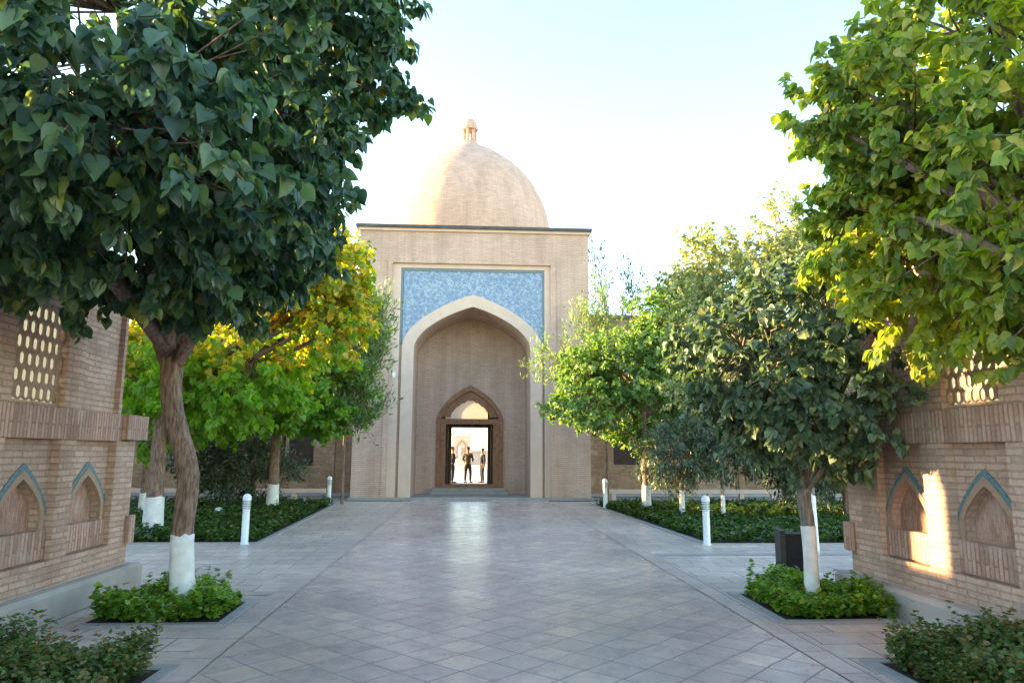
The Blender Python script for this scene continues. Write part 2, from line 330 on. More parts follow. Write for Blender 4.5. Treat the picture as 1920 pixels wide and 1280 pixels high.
def paving_mat(name, rot, w, hh, off, cols, mortar, gap=0.008, rough=(0.22, 0.42), patch=0.35):
    m, n, bs, out = new_mat(name)
    g = N(n, "ShaderNodeNewGeometry"); mp = N(n, "ShaderNodeMapping"); mp.inputs['Rotation'].default_value = (0, 0, R(rot)); n.links.new(g.outputs['Position'], mp.inputs['Vector'])
    wn = N(n, "ShaderNodeTexNoise"); wn.inputs['Scale'].default_value = 2.2; wn.inputs['Detail'].default_value = 5; n.links.new(g.outputs['Position'], wn.inputs['Vector'])
    wv = N(n, "ShaderNodeVectorMath", operation='MULTIPLY_ADD'); n.links.new(wn.outputs['Color'], wv.inputs[0]); wv.inputs[1].default_value = (0.05, 0.05, 0); n.links.new(mp.outputs[0], wv.inputs[2])
    b = N(n, "ShaderNodeTexBrick"); b.offset = off; n.links.new(wv.outputs[0], b.inputs['Vector'])
    b.inputs['Scale'].default_value = 1; b.inputs['Brick Width'].default_value = w; b.inputs['Row Height'].default_value = hh; b.inputs['Mortar Size'].default_value = gap; b.inputs['Mortar Smooth'].default_value = 0.2
    b.inputs['Color1'].default_value = (0, 0, 0, 1); b.inputs['Color2'].default_value = (1, 1, 1, 1); b.inputs['Mortar'].default_value = (0.5, 0.5, 0.5, 1)
    tile = ramp(n, b.outputs['Color'], cols)
    big = ramp(n, noise(n, 0.55, 4, g.outputs['Position']), [(0.35, (0.78, 0.77, 0.78)), (0.65, (1.12, 1.1, 1.08))])
    c = mixc(n, 0.8, tile, big, 'MULTIPLY')
    vein = ramp(n, noise(n, 5, 7, g.outputs['Position'], 0.75), [(0.33, (0.66, 0.66, 0.70)), (0.5, (1, .99, .98)), (0.68, (1.22, 1.17, 1.12))])
    c = mixc(n, 0.8, c, vein, 'MULTIPLY')
    c = mixc(n, b.outputs['Fac'], c, mortar)
    n.links.new(c, bs.inputs['Base Color']); bs.inputs['Specular IOR Level'].default_value = 0.32
    rr = N(n, "ShaderNodeMapRange"); rr.inputs['To Min'].default_value = rough[0]; rr.inputs['To Max'].default_value = rough[1]
    n.links.new(noise(n, 2.3, 4, g.outputs['Position']), rr.inputs['Value']); 
    n.links.new(math_n(n, 'ADD', rr.outputs[0], math_n(n, 'MULTIPLY', b.outputs['Fac'], 0.3)), bs.inputs['Roughness'])
    hgt = math_n(n, 'ADD', math_n(n, 'MULTIPLY', b.outputs['Fac'], -1), math_n(n, 'ADD', math_n(n, 'MULTIPLY', b.outputs['Color'], 0.35), math_n(n, 'MULTIPLY', noise(n, 6, 3, g.outputs['Position']), 0.9)))
    bp = N(n, "ShaderNodeBump"); bp.inputs['Strength'].default_value = 0.25; bp.inputs['Distance'].default_value = 0.008
    n.links.new(hgt, bp.inputs['Height']); n.links.new(bp.outputs[0], bs.inputs['Normal'])
    return m
PC = [(0.0, (0.49, 0.385, 0.36)), (0.45, (0.545, 0.425, 0.385)), (0.8, (0.59, 0.455, 0.40)), (1.0, (0.65, 0.495, 0.42))]
M['paving'] = paving_mat('diagonal_paving', 45, 0.33, 0.33, 0.0, PC, (0.24, 0.20, 0.195), gap=0.008, rough=(0.2, 0.36))
M['slabs'] = paving_mat('side_slabs', 0, 0.62, 0.42, 0.5, [(0, (0.48, 0.39, 0.345)), (1, (0.60, 0.49, 0.42))], (0.20, 0.18, 0.18), rough=(0.3, 0.5))
M['strip'] = paving_mat('border_strip', 90, 0.6, 3.0, 0.0, [(0, (0.48, 0.38, 0.35)), (1, (0.56, 0.44, 0.395))], (0.26, 0.22, 0.21), rough=(0.28, 0.45))
def bark_mat(name, c1, c2):
    m, n, bs, out = new_mat(name)
    tc = N(n, "ShaderNodeNewGeometry"); mp = N(n, "ShaderNodeMapping"); mp.inputs['Scale'].default_value = (1, 1, 0.16); n.links.new(tc.outputs['Position'], mp.inputs['Vector'])
    f = noise(n, 38, 6, mp.outputs[0], 0.7)
    c = mixc(n, ramp(n, f, [(0.38, (0, 0, 0)), (0.62, (1, 1, 1))]), c1, c2)
    big = ramp(n, noise(n, 5, 3, tc.outputs['Position']), [(0.35, (0.75, 0.75, 0.75)), (0.7, (1.15, 1.15, 1.15))]); c = mixc(n, 0.8, c, big, 'MULTIPLY')
    n.links.new(c, bs.inputs['Base Color']); bs.inputs['Roughness'].default_value = 0.9
    bp = N(n, "ShaderNodeBump"); bp.inputs['Strength'].default_value = 1.0; bp.inputs['Distance'].default_value = 0.015
    n.links.new(f, bp.inputs['Height']); n.links.new(bp.outputs[0], bs.inputs['Normal']); return m
M['bark'] = bark_mat('brown_bark', (0.11, 0.065, 0.045), (0.34, 0.225, 0.165))
M['bark_grey'] = bark_mat('grey_bark', (0.12, 0.10, 0.08), (0.30, 0.26, 0.21))
GREEN = [(0.0, (0.032, 0.068, 0.048)), (0.5, (0.06, 0.115, 0.070)), (0.93, (0.11, 0.18, 0.07)), (1.0, (0.25, 0.24, 0.04))]
M['leaf_big'] = leaf_mat('mulberry_leaf', GREEN, 0.33, rough=0.36, zone=(0.9, (0.09, 0.14, 0.03), 0.60))
M['leaf_up'] = leaf_mat('sun_tinted_leaf', [(0.0, (0.09, 0.15, 0.05)), (0.5, (0.18, 0.25, 0.05)), (0.8, (0.31, 0.34, 0.06)), (1.0, (0.55, 0.44, 0.12))], 0.5, zone=(0.9, (0.30, 0.33, 0.03), 0.50))  # yellow tones and zone tint put low sun into the leaf colour
M['leaf_mid'] = leaf_mat('glossy_leaf', [(0.0, (0.055, 0.09, 0.062)), (0.6, (0.10, 0.155, 0.09)), (0.92, (0.16, 0.225, 0.11)), (1.0, (0.32, 0.30, 0.12))], 0.28, rough=0.36)
M['leaf_autumn'] = leaf_mat('autumn_leaf', [(0.0, (0.10, 0.19, 0.03)), (0.4, (0.26, 0.31, 0.035)), (0.75, (0.54, 0.45, 0.05)), (1.0, (0.66, 0.44, 0.09))], 0.55, tcol=(1.0, 0.88, 0.3), low=(1.47, (0.17, 0.32, 0.035)))
M['leaf_bright'] = leaf_mat('bright_leaf', [(0.0, (0.08, 0.19, 0.03)), (0.6, (0.15, 0.31, 0.04)), (1.0, (0.32, 0.37, 0.05))], 0.48, zone=(0.7, (0.34, 0.32, 0.035), 0.54))
M['leaf_soft'] = leaf_mat('soft_green_leaf', [(0.0, (0.09, 0.17, 0.05)), (0.6, (0.15, 0.26, 0.065)), (1.0, (0.27, 0.33, 0.09))], 0.35, zone=(0.7, (0.22, 0.25, 0.05), 0.58))
M['leaf_feather'] = leaf_mat('feathery_leaf', [(0.0, (0.09, 0.15, 0.06)), (0.7, (0.16, 0.23, 0.08)), (1.0, (0.28, 0.31, 0.13))], 0.4)
M['leaf_dark'] = leaf_mat('conifer_leaf', [(0.0, (0.045, 0.075, 0.045)), (1.0, (0.10, 0.145, 0.075))], 0.15)
M['leaf_pale'] = leaf_mat('sun_paled_leaf', [(0.0, (0.13, 0.17, 0.07)), (0.5, (0.24, 0.28, 0.11)), (1.0, (0.46, 0.41, 0.22))], 0.4)  # pale tones put sunlit tips and haze into the leaf colour
M['cover'] = leaf_mat('ground_cover_leaf', [(0.0, (0.08, 0.16, 0.025)), (0.6, (0.16, 0.30, 0.035)), (0.95, (0.28, 0.38, 0.05)), (1.0, (0.34, 0.27, 0.05))], 0.35)
M['cover_dark'] = leaf_mat('shade_tinted_cover_leaf', [(0.0, (0.03, 0.06, 0.014)), (0.6, (0.06, 0.115, 0.022)), (1.0, (0.13, 0.16, 0.035))], 0.3)  # darker copy of the cover leaf, the far beds' shade put into its colour
M['cover_rust'] = leaf_mat('rusty_cover_leaf', [(0.0, (0.05, 0.095, 0.03)), (0.6, (0.105, 0.175, 0.045)), (0.85, (0.18, 0.17, 0.06)), (1.0, (0.26, 0.14, 0.06))], 0.3)

# ------------------------------------------------------------------ ground
def sheet(name, x0, x1, y0, y1, z, m, kind='structure'):
    mb = MB(); mb.add([(x0, y0, z), (x1, y0, z), (x1, y1, z), (x0, y1, z)], [(0, 1, 2, 3)])
    return tag(mb.build(name, m), kind=kind)
GM = plain_mat('dry_ground', (0.30, 0.25, 0.19), (0.22, 0.18, 0.14), 0.3, 0.95, 0.5)
sheet('ground', -900, 900, -60, 1800, -0.02, GM)
sheet('pavement', -4.3, 4.6, -4, 24.6, -0.008, M['slabs'])
sheet('cross_path', -16, 16, 8.6, 13.25, -0.004, M['slabs'])
sheet('path', -1.95, 2.75, -4, 24.9, 0.0, M['paving'])
mb = MB()
for (a, b) in ((-2.22, -1.962), (2.762, 3.02)):
    mb.add([(a, -4, 0.003), (b, -4, 0.003), (b, 24.6, 0.003), (a, 24.6, 0.003)], [(0, 1, 2, 3)])
tag(mb.build('path_border', M['strip']), kind='structure')
sheet('plaza', -40, 60, 35.5, 130, 0.15, M['plaza'])

# planting beds: soil + flush stone kerb + ground cover
def poly_sheet(name, pts, z, m):
    mb = MB(); mb.add([(x, y, z) for x, y in pts], [tuple(range(len(pts)))]); return tag(mb.build(name, m), kind='structure')
BEDS = {'near_l': [(-3.58, 7.16), (-2.33, 7.16), (-2.36, 8.12), (-3.58, 8.12)], 'near_r': [(3.1, 7.06), (4.27, 7.06), (4.27, 8.38), (3.14, 8.38)],
        'bot_l': [(-3.93, 2.0), (-2.27, 2.0), (-2.24, 5.70), (-3.93, 5.70)], 'bot_r': [(3.17, 2.0), (4.27, 2.0), (4.27, 5.64), (3.19, 5.64)],
        'far_l': [(-15, 13.29), (-3.76, 13.29), (-4.21, 23.2), (-15, 23.2)], 'far_r': [(4.36, 13.0), (15, 13.0), (15, 23.0), (4.0, 23.0)]}
for k, p in BEDS.items():
    poly_sheet('soil', p, 0.010, M['soil'])
    mb = MB(); c = Vector((sum(q[0] for q in p) / 4, sum(q[1] for q in p) / 4)); wd = 0.10
    for i in range(4):
        a = Vector(p[i]); b = Vector(p[(i + 1) % 4]); d = (b - a).normalized(); nn = Vector((d.y, -d.x))
        if k[:3] != 'far' and abs(d.y) > 0.9 and abs(a.x) > 3.5: continue
        a2 = a - d * wd * 0; b2 = b + d * wd
        q = [a2, b2, b2 + nn * wd, a2 + nn * wd]
        v = [(x, y, z) for z in (-0.01, 0.022) for x, y in [(t.x, t.y) for t in q]]
        mb.add(v, [(4, 5, 6, 7), (0, 1, 5, 4), (1, 2, 6, 5), (2, 3, 7, 6), (3, 0, 4, 7)])
    tag(mb.build('kerb', M['kerb']), kind='structure')
# light band across the side path
sheet('paving_band', 3.05, 15, 11.6, 11.85, 0.001, M['kerb'])

# ------------------------------------------------------------------ leaves
_R = [(.20, -.07), (.43, .06), (.52, .30), (.43, .60), (.21, .88)]
LT = np.array([(0, 0, 0)] + [(x, y, .22 * x - .10 * y * y) for x, y in _R] + [(0, 1.12, -.16)] + [(-x, y, .22 * x - .10 * y * y) for x, y in _R[::-1]] + [(0, .34, -.01)], float)
LF = np.array([(0, 1, 2, 12), (12, 2, 3, 4), (12, 4, 5, 6), (12, 6, 7, 8), (12, 8, 9, 10), (0, 12, 10, 11)])
LT_N = np.array([(0, 0, 0), (.16, .35, .03), (0, 1, 0), (-.16, .35, .03)], float); LF_N = np.array([(0, 1, 2, 3)])
def unit(a): return a / np.maximum(np.linalg.norm(a, axis=1, keepdims=True), 1e-9)
def leaves_mesh(name, pos, tip, nrm, size, mat, parent=None, narrow=False):
    T, Fc = (LT_N, LF_N) if narrow else (LT, LF)
    n = len(pos); tip = unit(tip); nrm = unit(nrm - tip * np.sum(nrm * tip, 1, keepdims=True)); side = np.cross(tip, nrm)
    curl = rng.uniform(-0.3, 2.6, n)
    V = pos[:, None, :] + size[:, None, None] * (T[None, :, 0, None] * side[:, None, :] * rng.uniform(.8, 1.1, n)[:, None, None] + T[None, :, 1, None] * tip[:, None, :] + T[None, :, 2, None] * curl[:, None, None] * nrm[:, None, :])
    V = V.reshape(-1, 3); k = len(T); FF = (Fc[None] + (np.arange(n) * k)[:, None, None]).reshape(-1, 4)
    me = bpy.data.meshes.new(name); me.vertices.add(len(V)); me.vertices.foreach_set('co', V.ravel().astype(np.float32))
    me.loops.add(FF.size); me.loops.foreach_set('vertex_index', FF.ravel().astype(np.int32))
    me.polygons.add(len(FF)); me.polygons.foreach_set('loop_start', np.arange(0, FF.size, 4, dtype=np.int32))
    me.polygons.foreach_set('use_smooth', np.ones(len(FF), bool))
    me.update(calc_edges=True); me.materials.append(mat)
    o = bpy.data.objects.new(name, me); COL.objects.link(o)
    if parent: o.parent = parent
    return o

def grow(name, label, group, base, trunk, tr, lobes, mat, leaf, bark, cat='tree', per=16, spray=0.35, dens=1.0, white=None, droop=0.8, limbs=None, narrow=False, reject=None, bumpy=0.18, upsh=0.0, sides=10, twigr=0.006, extra=None, seed=1, wob=0.06, wmin=0.55):
    """trunk: points; tr: radii; lobes: (centre, radii, n sprays); a crown is many short leafy sprays carried by twigs"""
    lr = np.random.default_rng(seed); root = empty(name, base); B = Vector(base)
    tag(root, label, cat, group)
    mb = MB(); tp = [Vector(p) for p in trunk]
    # smooth trunk
    def cat_rom(P, Rr, k=5):
        out = []; ro = []
        for i in range(len(P) - 1):
            p0 = P[max(i - 1, 0)]; p1 = P[i]; p2 = P[i + 1]; p3 = P[min(i + 2, len(P) - 1)]
            for j in range(k):
                t = j / k
                out.append(0.5 * ((2 * p1) + (p2 - p0) * t + (2 * p0 - 5 * p1 + 4 * p2 - p3) * t * t + (3 * p1 - p0 - 3 * p2 + p3) * t ** 3)); ro.append(Rr[i] * (1 - t) + Rr[i + 1] * t)
        out.append(P[-1]); ro.append(Rr[-1]); return out, ro
    P2, R2 = cat_rom(tp, tr)
    mb.tube([p - B for p in P2], R2, sides, 0, wob, seed)
    top = tp[-1]; nodes = []
    allc = []
    for (c, rad, cnt) in lobes:
        c = np.array(c, float); rad = np.array(rad, float); n = int(cnt * dens)
        d = lr.normal(size=(n, 3)); d = unit(d)
        ph = lr.uniform(0, 6.28, 6)
        bm = 1 + bumpy * (np.sin(d[:, 0] * 4 + ph[0]) * np.sin(d[:, 1] * 5 + ph[1]) + np.sin(d[:, 2] * 6 + ph[2] + d[:, 0] * 3)) * 0.8
        rr = lr.uniform(wmin ** 3, 1, n) ** (1 / 3) * bm
        allc.append((c + d * rad * rr[:, None], d))
        # limbs into each lobe
        nl = limbs if limbs is not None else 4
        for k in range(nl):
            dd = unit(lr.normal(size=(1, 3)))[0]; dd[2] = abs(dd[2]) * 0.6
            e = Vector(c + dd * rad * 0.6); s0 = tp[-1]; mid = (s0 + e) / 2 + Vector((lr.uniform(-.12, .12), lr.uniform(-.12, .12), lr.uniform(-.05, .2)))
            pts = [s0 - (tp[-1] - tp[-2]).normalized() * 0.06, s0.lerp(mid, .5) + Vector((0, 0, .03)), mid, mid.lerp(e, .5), e]
            r0 = tr[-1] * (0.72 if nl < 5 else 0.5)
            mb.tube([p - B for p in pts], [r0, r0 * .8, r0 * .6, r0 * .42, r0 * .2], 7, 0, wob, seed + k)
            nodes += [pts[2], pts[3], e, mid.lerp(e, .75)]
    cs = np.concatenate([a for a, _ in allc]); ds = np.concatenate([b for _, b in allc])
    if reject is not None:
        keep = ~reject(cs); cs = cs[keep]; ds = ds[keep]
    nd = np.array([tuple(p) for p in nodes])
    tw = MB(); pos = []; tip = []; nrm = []
    for c, d in zip(cs, ds):
        j = int(np.argmin(np.sum((nd - c) ** 2, 1))); s0 = Vector(nd[j]); e = Vector(c)
        out = Vector(d) * 0.7 + Vector((0, 0, upsh)) + Vector(lr.normal(size=3)) * 0.35; out.normalize()
        a = e - out * spray * 0.5; b = e + out * spray * 0.5
        if lr.random() < 0.5:
            tw.tube([s0 - B, (s0.lerp(a, .55) + Vector(lr.normal(size=3)) * .05) - B, a - B, b - B], [twigr * 1.8, twigr * 1.3, twigr, twigr * .4], 3)
        t = lr.uniform(0, 1, per); sp = np.array(a)[None] * (1 - t[:, None]) + np.array(b)[None] * t[:, None]
        rad = lr.normal(size=(per, 3)); rad = unit(rad)
        pos.append(sp + rad * leaf * 0.45)
        tip.append(rad * 0.75 + np.array(out)[None] * 0.5 + np.array([0, 0, -droop])[None] + lr.normal(size=(per, 3)) * .25)
        nrm.append(np.array(d)[None] * .7 + rad * 0.5 + np.array([0, 0, .55])[None] + lr.normal(size=(per, 3)) * .45)
    pos = np.concatenate(pos); tip = np.concatenate(tip); nrm = np.concatenate(nrm)
    if extra is not None: pos = np.concatenate([pos, extra[0]]); tip = np.concatenate([tip, extra[1]]); nrm = np.concatenate([nrm, extra[2]])
    if reject is not None:
        keep = ~reject(pos); pos, tip, nrm = pos[keep], tip[keep], nrm[keep]
    mb.build('trunk', bark, root); tw.build('twigs', bark, root)
    leaves_mesh('crown', pos - np.array(base)[None], tip, nrm, leaf * lr.uniform(.5, 1.25, len(pos)), mat, root, narrow)
    if white:
        z1 = white; wp = [(p, r) for p, r in zip(P2, R2) if p.z <= z1]
        nx = next(((p, r) for p, r in zip(P2, R2) if p.z > z1), None)
        if nx: f = (z1 - wp[-1][0].z) / (nx[0].z - wp[-1][0].z); wp.append((wp[-1][0].lerp(nx[0], f), wp[-1][1] * (1 - f) + nx[1] * f))
        wm = MB(); wm.tube([p - B for p, _ in wp], [r * 1.05 + 0.003 for _, r in wp], sides, 0, wob * .5, seed)
        wr = random.Random(seed); last = len(wm.v) - sides
        for i in range(last, len(wm.v)): wm.v[i] = (wm.v[i][0], wm.v[i][1], wm.v[i][2] + wr.uniform(-.022, .028))
        tag(wm.build('whitewash', M['white'], root), 'white painted foot of the trunk')
    return root, pos

inwall = lambda p: ((p[:, 0] < -3.95) & (p[:, 2] < 3.7) & (p[:, 1] < 9.4)) | ((p[:, 0] > 4.25) & (p[:, 2] < 3.7) & (p[:, 1] < 8.6)) | (np.linalg.norm(p - np.array([[0, 0, 1.6]]), axis=1) < 2.3)

def T(pts, Y): return [tuple(at(px, py, Y)) for px, py in pts]
# big mulberry, trunk in the near bed
tl = T([(341, 1150), (341, 1080), (342, 1000), (350, 930), (352, 880), (336, 815), (322, 755), (321, 700), (322, 655)], 7.7)
tl[0] = (tl[0][0], tl[0][1], -0.02)
ROOT_L, _ = grow('mulberry_tree', 'big dark mulberry with a crooked brown trunk, its large leaves overhanging the glowing lattice', 'trees along the path',
     tl[0], tl, [.140, .112, .106, .108, .110, .104, .104, .112, .118], [((-3.5, 6.3, 5.2), (2.7, 2.5, 2.2), 640), ((-2.5, 4.0, 3.8), (1.5, 1.1, 1.0), 150), ((-3.0, 5.8, 3.55), (1.75, 1.7, .85), 260), ((-1.35, 6.2, 5.3), (.75, 1.3, 1.0), 90), ((-2.5, 6.8, 3.8), (1.1, .9, .9), 110)], M['leaf_big'], 0.094,
     M['bark'], per=42, spray=0.42, white=at(341, 1003, 7.7).z, limbs=2, reject=inwall, sides=14, seed=3, wob=0.09, droop=1.0)
# two stout forks of the big tree, with a dark hollow between
B = Vector(tl[0]); mb = MB()
mb.tube([Vector(p) - B for p in (at(323, 690, 7.7), at(345, 650, 7.66), at(372, 610, 7.6), at(400, 560, 7.6), at(430, 480, 7.5))], [.085, .095, .085, .07, .05], 12, 0, .07, 4)
mb.tube([Vector(p) - B for p in (at(320, 690, 7.7), at(306, 645, 7.72), at(304, 600, 7.7), at(296, 540, 7.7), at(270, 460, 7.6))], [.085, .10, .095, .08, .06], 12, 0, .07, 5)
mb.build('limb', M['bark'], ROOT_L)
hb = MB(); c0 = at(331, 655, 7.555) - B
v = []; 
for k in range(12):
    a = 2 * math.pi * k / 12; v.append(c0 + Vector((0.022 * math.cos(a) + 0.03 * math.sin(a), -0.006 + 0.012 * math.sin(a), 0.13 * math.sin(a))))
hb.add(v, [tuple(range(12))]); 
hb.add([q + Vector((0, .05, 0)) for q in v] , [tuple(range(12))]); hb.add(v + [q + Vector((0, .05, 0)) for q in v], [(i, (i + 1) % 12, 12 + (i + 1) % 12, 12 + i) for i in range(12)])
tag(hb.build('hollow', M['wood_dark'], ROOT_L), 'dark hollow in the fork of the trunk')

# tree at the upper right, rooted in the nearest right bed
tb = [(3.95, 4.2, -.02), (3.97, 4.22, .6), (3.96, 4.25, 1.3), (4.0, 4.3, 2.0), (4.1, 4.4, 2.6)]
grow('broadleaf_tree', 'sunlit yellow-green broadleaf crown hanging over the wall with the single bright patch of sun', 'trees along the path',
     tb[0], tb, [.11, .09, .085, .08, .08], [((4.9, 5.5, 4.7), (1.75, 1.9, 1.8), 520), ((4.15, 5.5, 3.45), (.9, 1.1, 1.05), 230), ((3.6, 6.0, 4.65), (.6, .7, .75), 110), ((4.3, 4.3, 4.0), (1.05, 1.0, 1.8), 200), ((4.05, 4.7, 2.85), (.35, .7, .6), 70), ((3.75, 6.0, 3.7), (.6, .8, .75), 90)],
     M['leaf_up'], 0.082, M['bark'], per=31, spray=0.36, white=1.0, reject=inwall, seed=11)
# round glossy tree in the bed by the wall
tr_ = T([(1524, 1120), (1520, 1050), (1515, 985), (1508, 940), (1508, 915)], 7.75); tr_[0] = (tr_[0][0], 7.75, -.02)
RR, _ = grow('broadleaf_tree', 'round dark green tree with a slim forked trunk, the black case standing behind it', 'trees along the path',
     tr_[0], tr_, [.08, .066, .072, .075, .07], [(tuple(at(1506, 688, 7.75)), (1.40, 1.3, 1.20), 560), (tuple(at(1590, 770, 7.6)), (1.1, 1.1, .72), 240)],
     M['leaf_mid'], 0.078, M['bark_grey'], per=27, spray=0.24, white=at(1515, 985, 7.75).z, reject=inwall, seed=21, limbs=6, bumpy=.08)

# garden trees
def gtree(name, label, px, py, Y, lobes, mat, leaf, r=.11, wtop=None, bark='bark', lean=(0, 0), zt=2.4, **k):
    b = at(px, py, Y); b = (b.x, Y, -.02)
    tk = [b, (b[0] + lean[0] * .3, Y, .7), (b[0] + lean[0] * .5, Y, 1.4), (b[0] + lean[0], Y + lean[1], zt)]
    lb = [(tuple(at(cx, cy, cY)), rad, n) for (cx, cy, cY, rad, n) in lobes]
    return grow(name, label, k.pop('group', 'garden trees'), b, tk, [r * 1.2, r, r * .9, r * .8], lb, mat, leaf, M[bark], white=wtop, sides=9, **k)
gtree('autumn_tree', 'autumn tree with golden top, its white foot just left of the crooked trunk', 286, 992, 14.8,
      [(430, 620, 14.8, (2.1, 2.0, 1.35), 330), (560, 520, 14.2, (1.35, 1.4, 1.1), 220), (300, 700, 15.2, (1.6, 1.6, 1.0), 200), (430, 735, 14.6, (1.6, 1.3, .7), 170), (635, 590, 14.4, (.7, 1.0, 1.0), 110), (655, 510, 14.4, (.5, .8, .7), 60)], M['leaf_autumn'], .115, .17, .72, per=20, spray=.4, seed=31, droop=.5)
gtree('bright_tree', 'yellow-green tree with feathery side shoots in front of the portal corner', 510, 955, 20.4,
      [(560, 730, 19.5, (1.9, 1.8, 1.1), 300), (610, 650, 20, (1.5, 1.6, 1.5), 250), (400, 760, 19.5, (1.8, 1.6, 1.0), 200), (560, 775, 19.4, (1.9, 1.2, .6), 170)], M['leaf_bright'], .12, .14, .72, per=20, spray=.45, seed=41, droop=.2, zt=3.0)
gtree('feathery_tree', 'pale feathery tree whose wispy branches reach across the left edge of the portal', 640, 958, 23.3,
      [(665, 660, 19.5, (.85, .8, 1.7), 190), (705, 600, 19.5, (.4, .6, 1.1), 60), (665, 760, 19.5, (.75, .8, .7), 90)], M['leaf_feather'], .16, .05, None, per=26, spray=.9, seed=51, droop=-.6, narrow=True, upsh=.8, zt=3.0)
gtree('dark_shrub_tree', 'low dark conifer standing in the shade behind the white painted trunk', 470, 965, 22,
      [(470, 870, 21.6, (1.5, 1.0, 1.15), 330), (390, 840, 21.6, (1.2, 1.0, 1.4), 250)], M['leaf_dark'], .15, .08, None, per=26, spray=.5, seed=61, narrow=True, droop=.1, zt=1.2)
gtree('pale_tree', 'tall tree with pale sunlit tips rising behind the round dark tree', 1528, 1062, 11.6,
      [(1440, 560, 12.2, (1.75, 1.6, 1.35), 360), (1350, 520, 12.4, (1.0, 1.2, .9), 150), (1550, 500, 12.2, (1.1, 1.2, .9), 170), (1330, 680, 12.4, (.8, .9, 1.0), 120), (1470, 420, 12.2, (.45, .5, .6), 24), (1590, 600, 12, (1.0, 1.2, 1.5), 130)], M['leaf_pale'], .07, .07, .95, per=20, spray=.4, seed=71, bark='bark_grey', droop=.3, upsh=.3)
gtree('bright_tree', 'bright green bushy tree with wispy branches crossing the right edge of the portal', 1213, 958, 20.2,
      [(1190, 690, 20.2, (1.75, 1.5, 1.15), 330), (1250, 620, 20.2, (1.3, 1.4, 1.1), 220), (1110, 760, 20, (1.15, 1.2, .75), 160), (1100, 690, 20.4, (.8, .8, .7), 70), (1290, 720, 20.6, (1.3, 1.2, 1.2), 190), (1240, 800, 20.8, (1.5, 1.0, .8), 170), (1290, 570, 20.5, (1.0, 1.0, .8), 110)], M['leaf_soft'], .095, .11, .74, per=22, spray=.45, seed=81, droop=.3, zt=2.8, dens=1.25)
gtree('feathery_tree', 'wispy grey-green tree with bare-looking shoots against the portal wall', 1140, 960, 23.4,
      [(1110, 650, 22, (.95, .7, 1.5), 80), (1035, 680, 21.6, (.75, .6, .8), 50), (1130, 570, 22, (.45, .5, .9), 24)], M['leaf_feather'], .15, .05, None, per=24, spray=1.0, seed=91, narrow=True, droop=-.5, upsh=.55, zt=3.0)
gtree('slim_tree', 'slim tree with a short white foot, dark crown over the hedge bed', 1280, 968, 18.1, [(1275, 850, 18.4, (1.1, 1.0, .95), 200)], M['leaf_dark'], .15, .06, .70, per=24, spray=.5, seed=101, narrow=True, zt=1.7)
gtree('slim_tree', 'thin pale-stemmed tree beside the nearer right lamp post', 1357, 974, 17.7, [(1370, 830, 18.2, (1.25, 1.0, .9), 200), (1480, 850, 18.4, (1.3, 1.0, 1.1), 220)], M['leaf_dark'], .15, .045, .60, 'bark_grey', per=24, spray=.5, seed=111, narrow=True, zt=1.9)
gtree('dark_shrub_tree', 'dark shade tree at the far end of the right bed behind the wall corner', 1590, 985, 17.5, [(1560, 860, 18, (1.6, 1.2, 1.3), 300), (1640, 780, 18, (1.8, 1.2, 1.8), 250)], M['leaf_dark'], .14, .08, None, per=24, spray=.5, seed=121, narrow=True, zt=1.4)
gtree('sparse_tree', 'sparse upright shoots showing against the sky above the side building', 1165, 940, 30.5,
      [(1120, 540, 31, (.5, .6, 1.9), 34), (1185, 555, 31, (.8, .6, 1.5), 40)], M['leaf_dark'], .2, .08, None, per=14, spray=1.3, seed=131, narrow=True, droop=-1.0, upsh=1.8, zt=6)
gtree('autumn_tree', 'green and gold tree seen past the end of the brick wall', 268, 985, 18.5,
      [(300, 720, 18.5, (1.35, 1.4, 1.7), 260)], M['leaf_bright'], .13, .12, .6, per=20, spray=.45, seed=141)

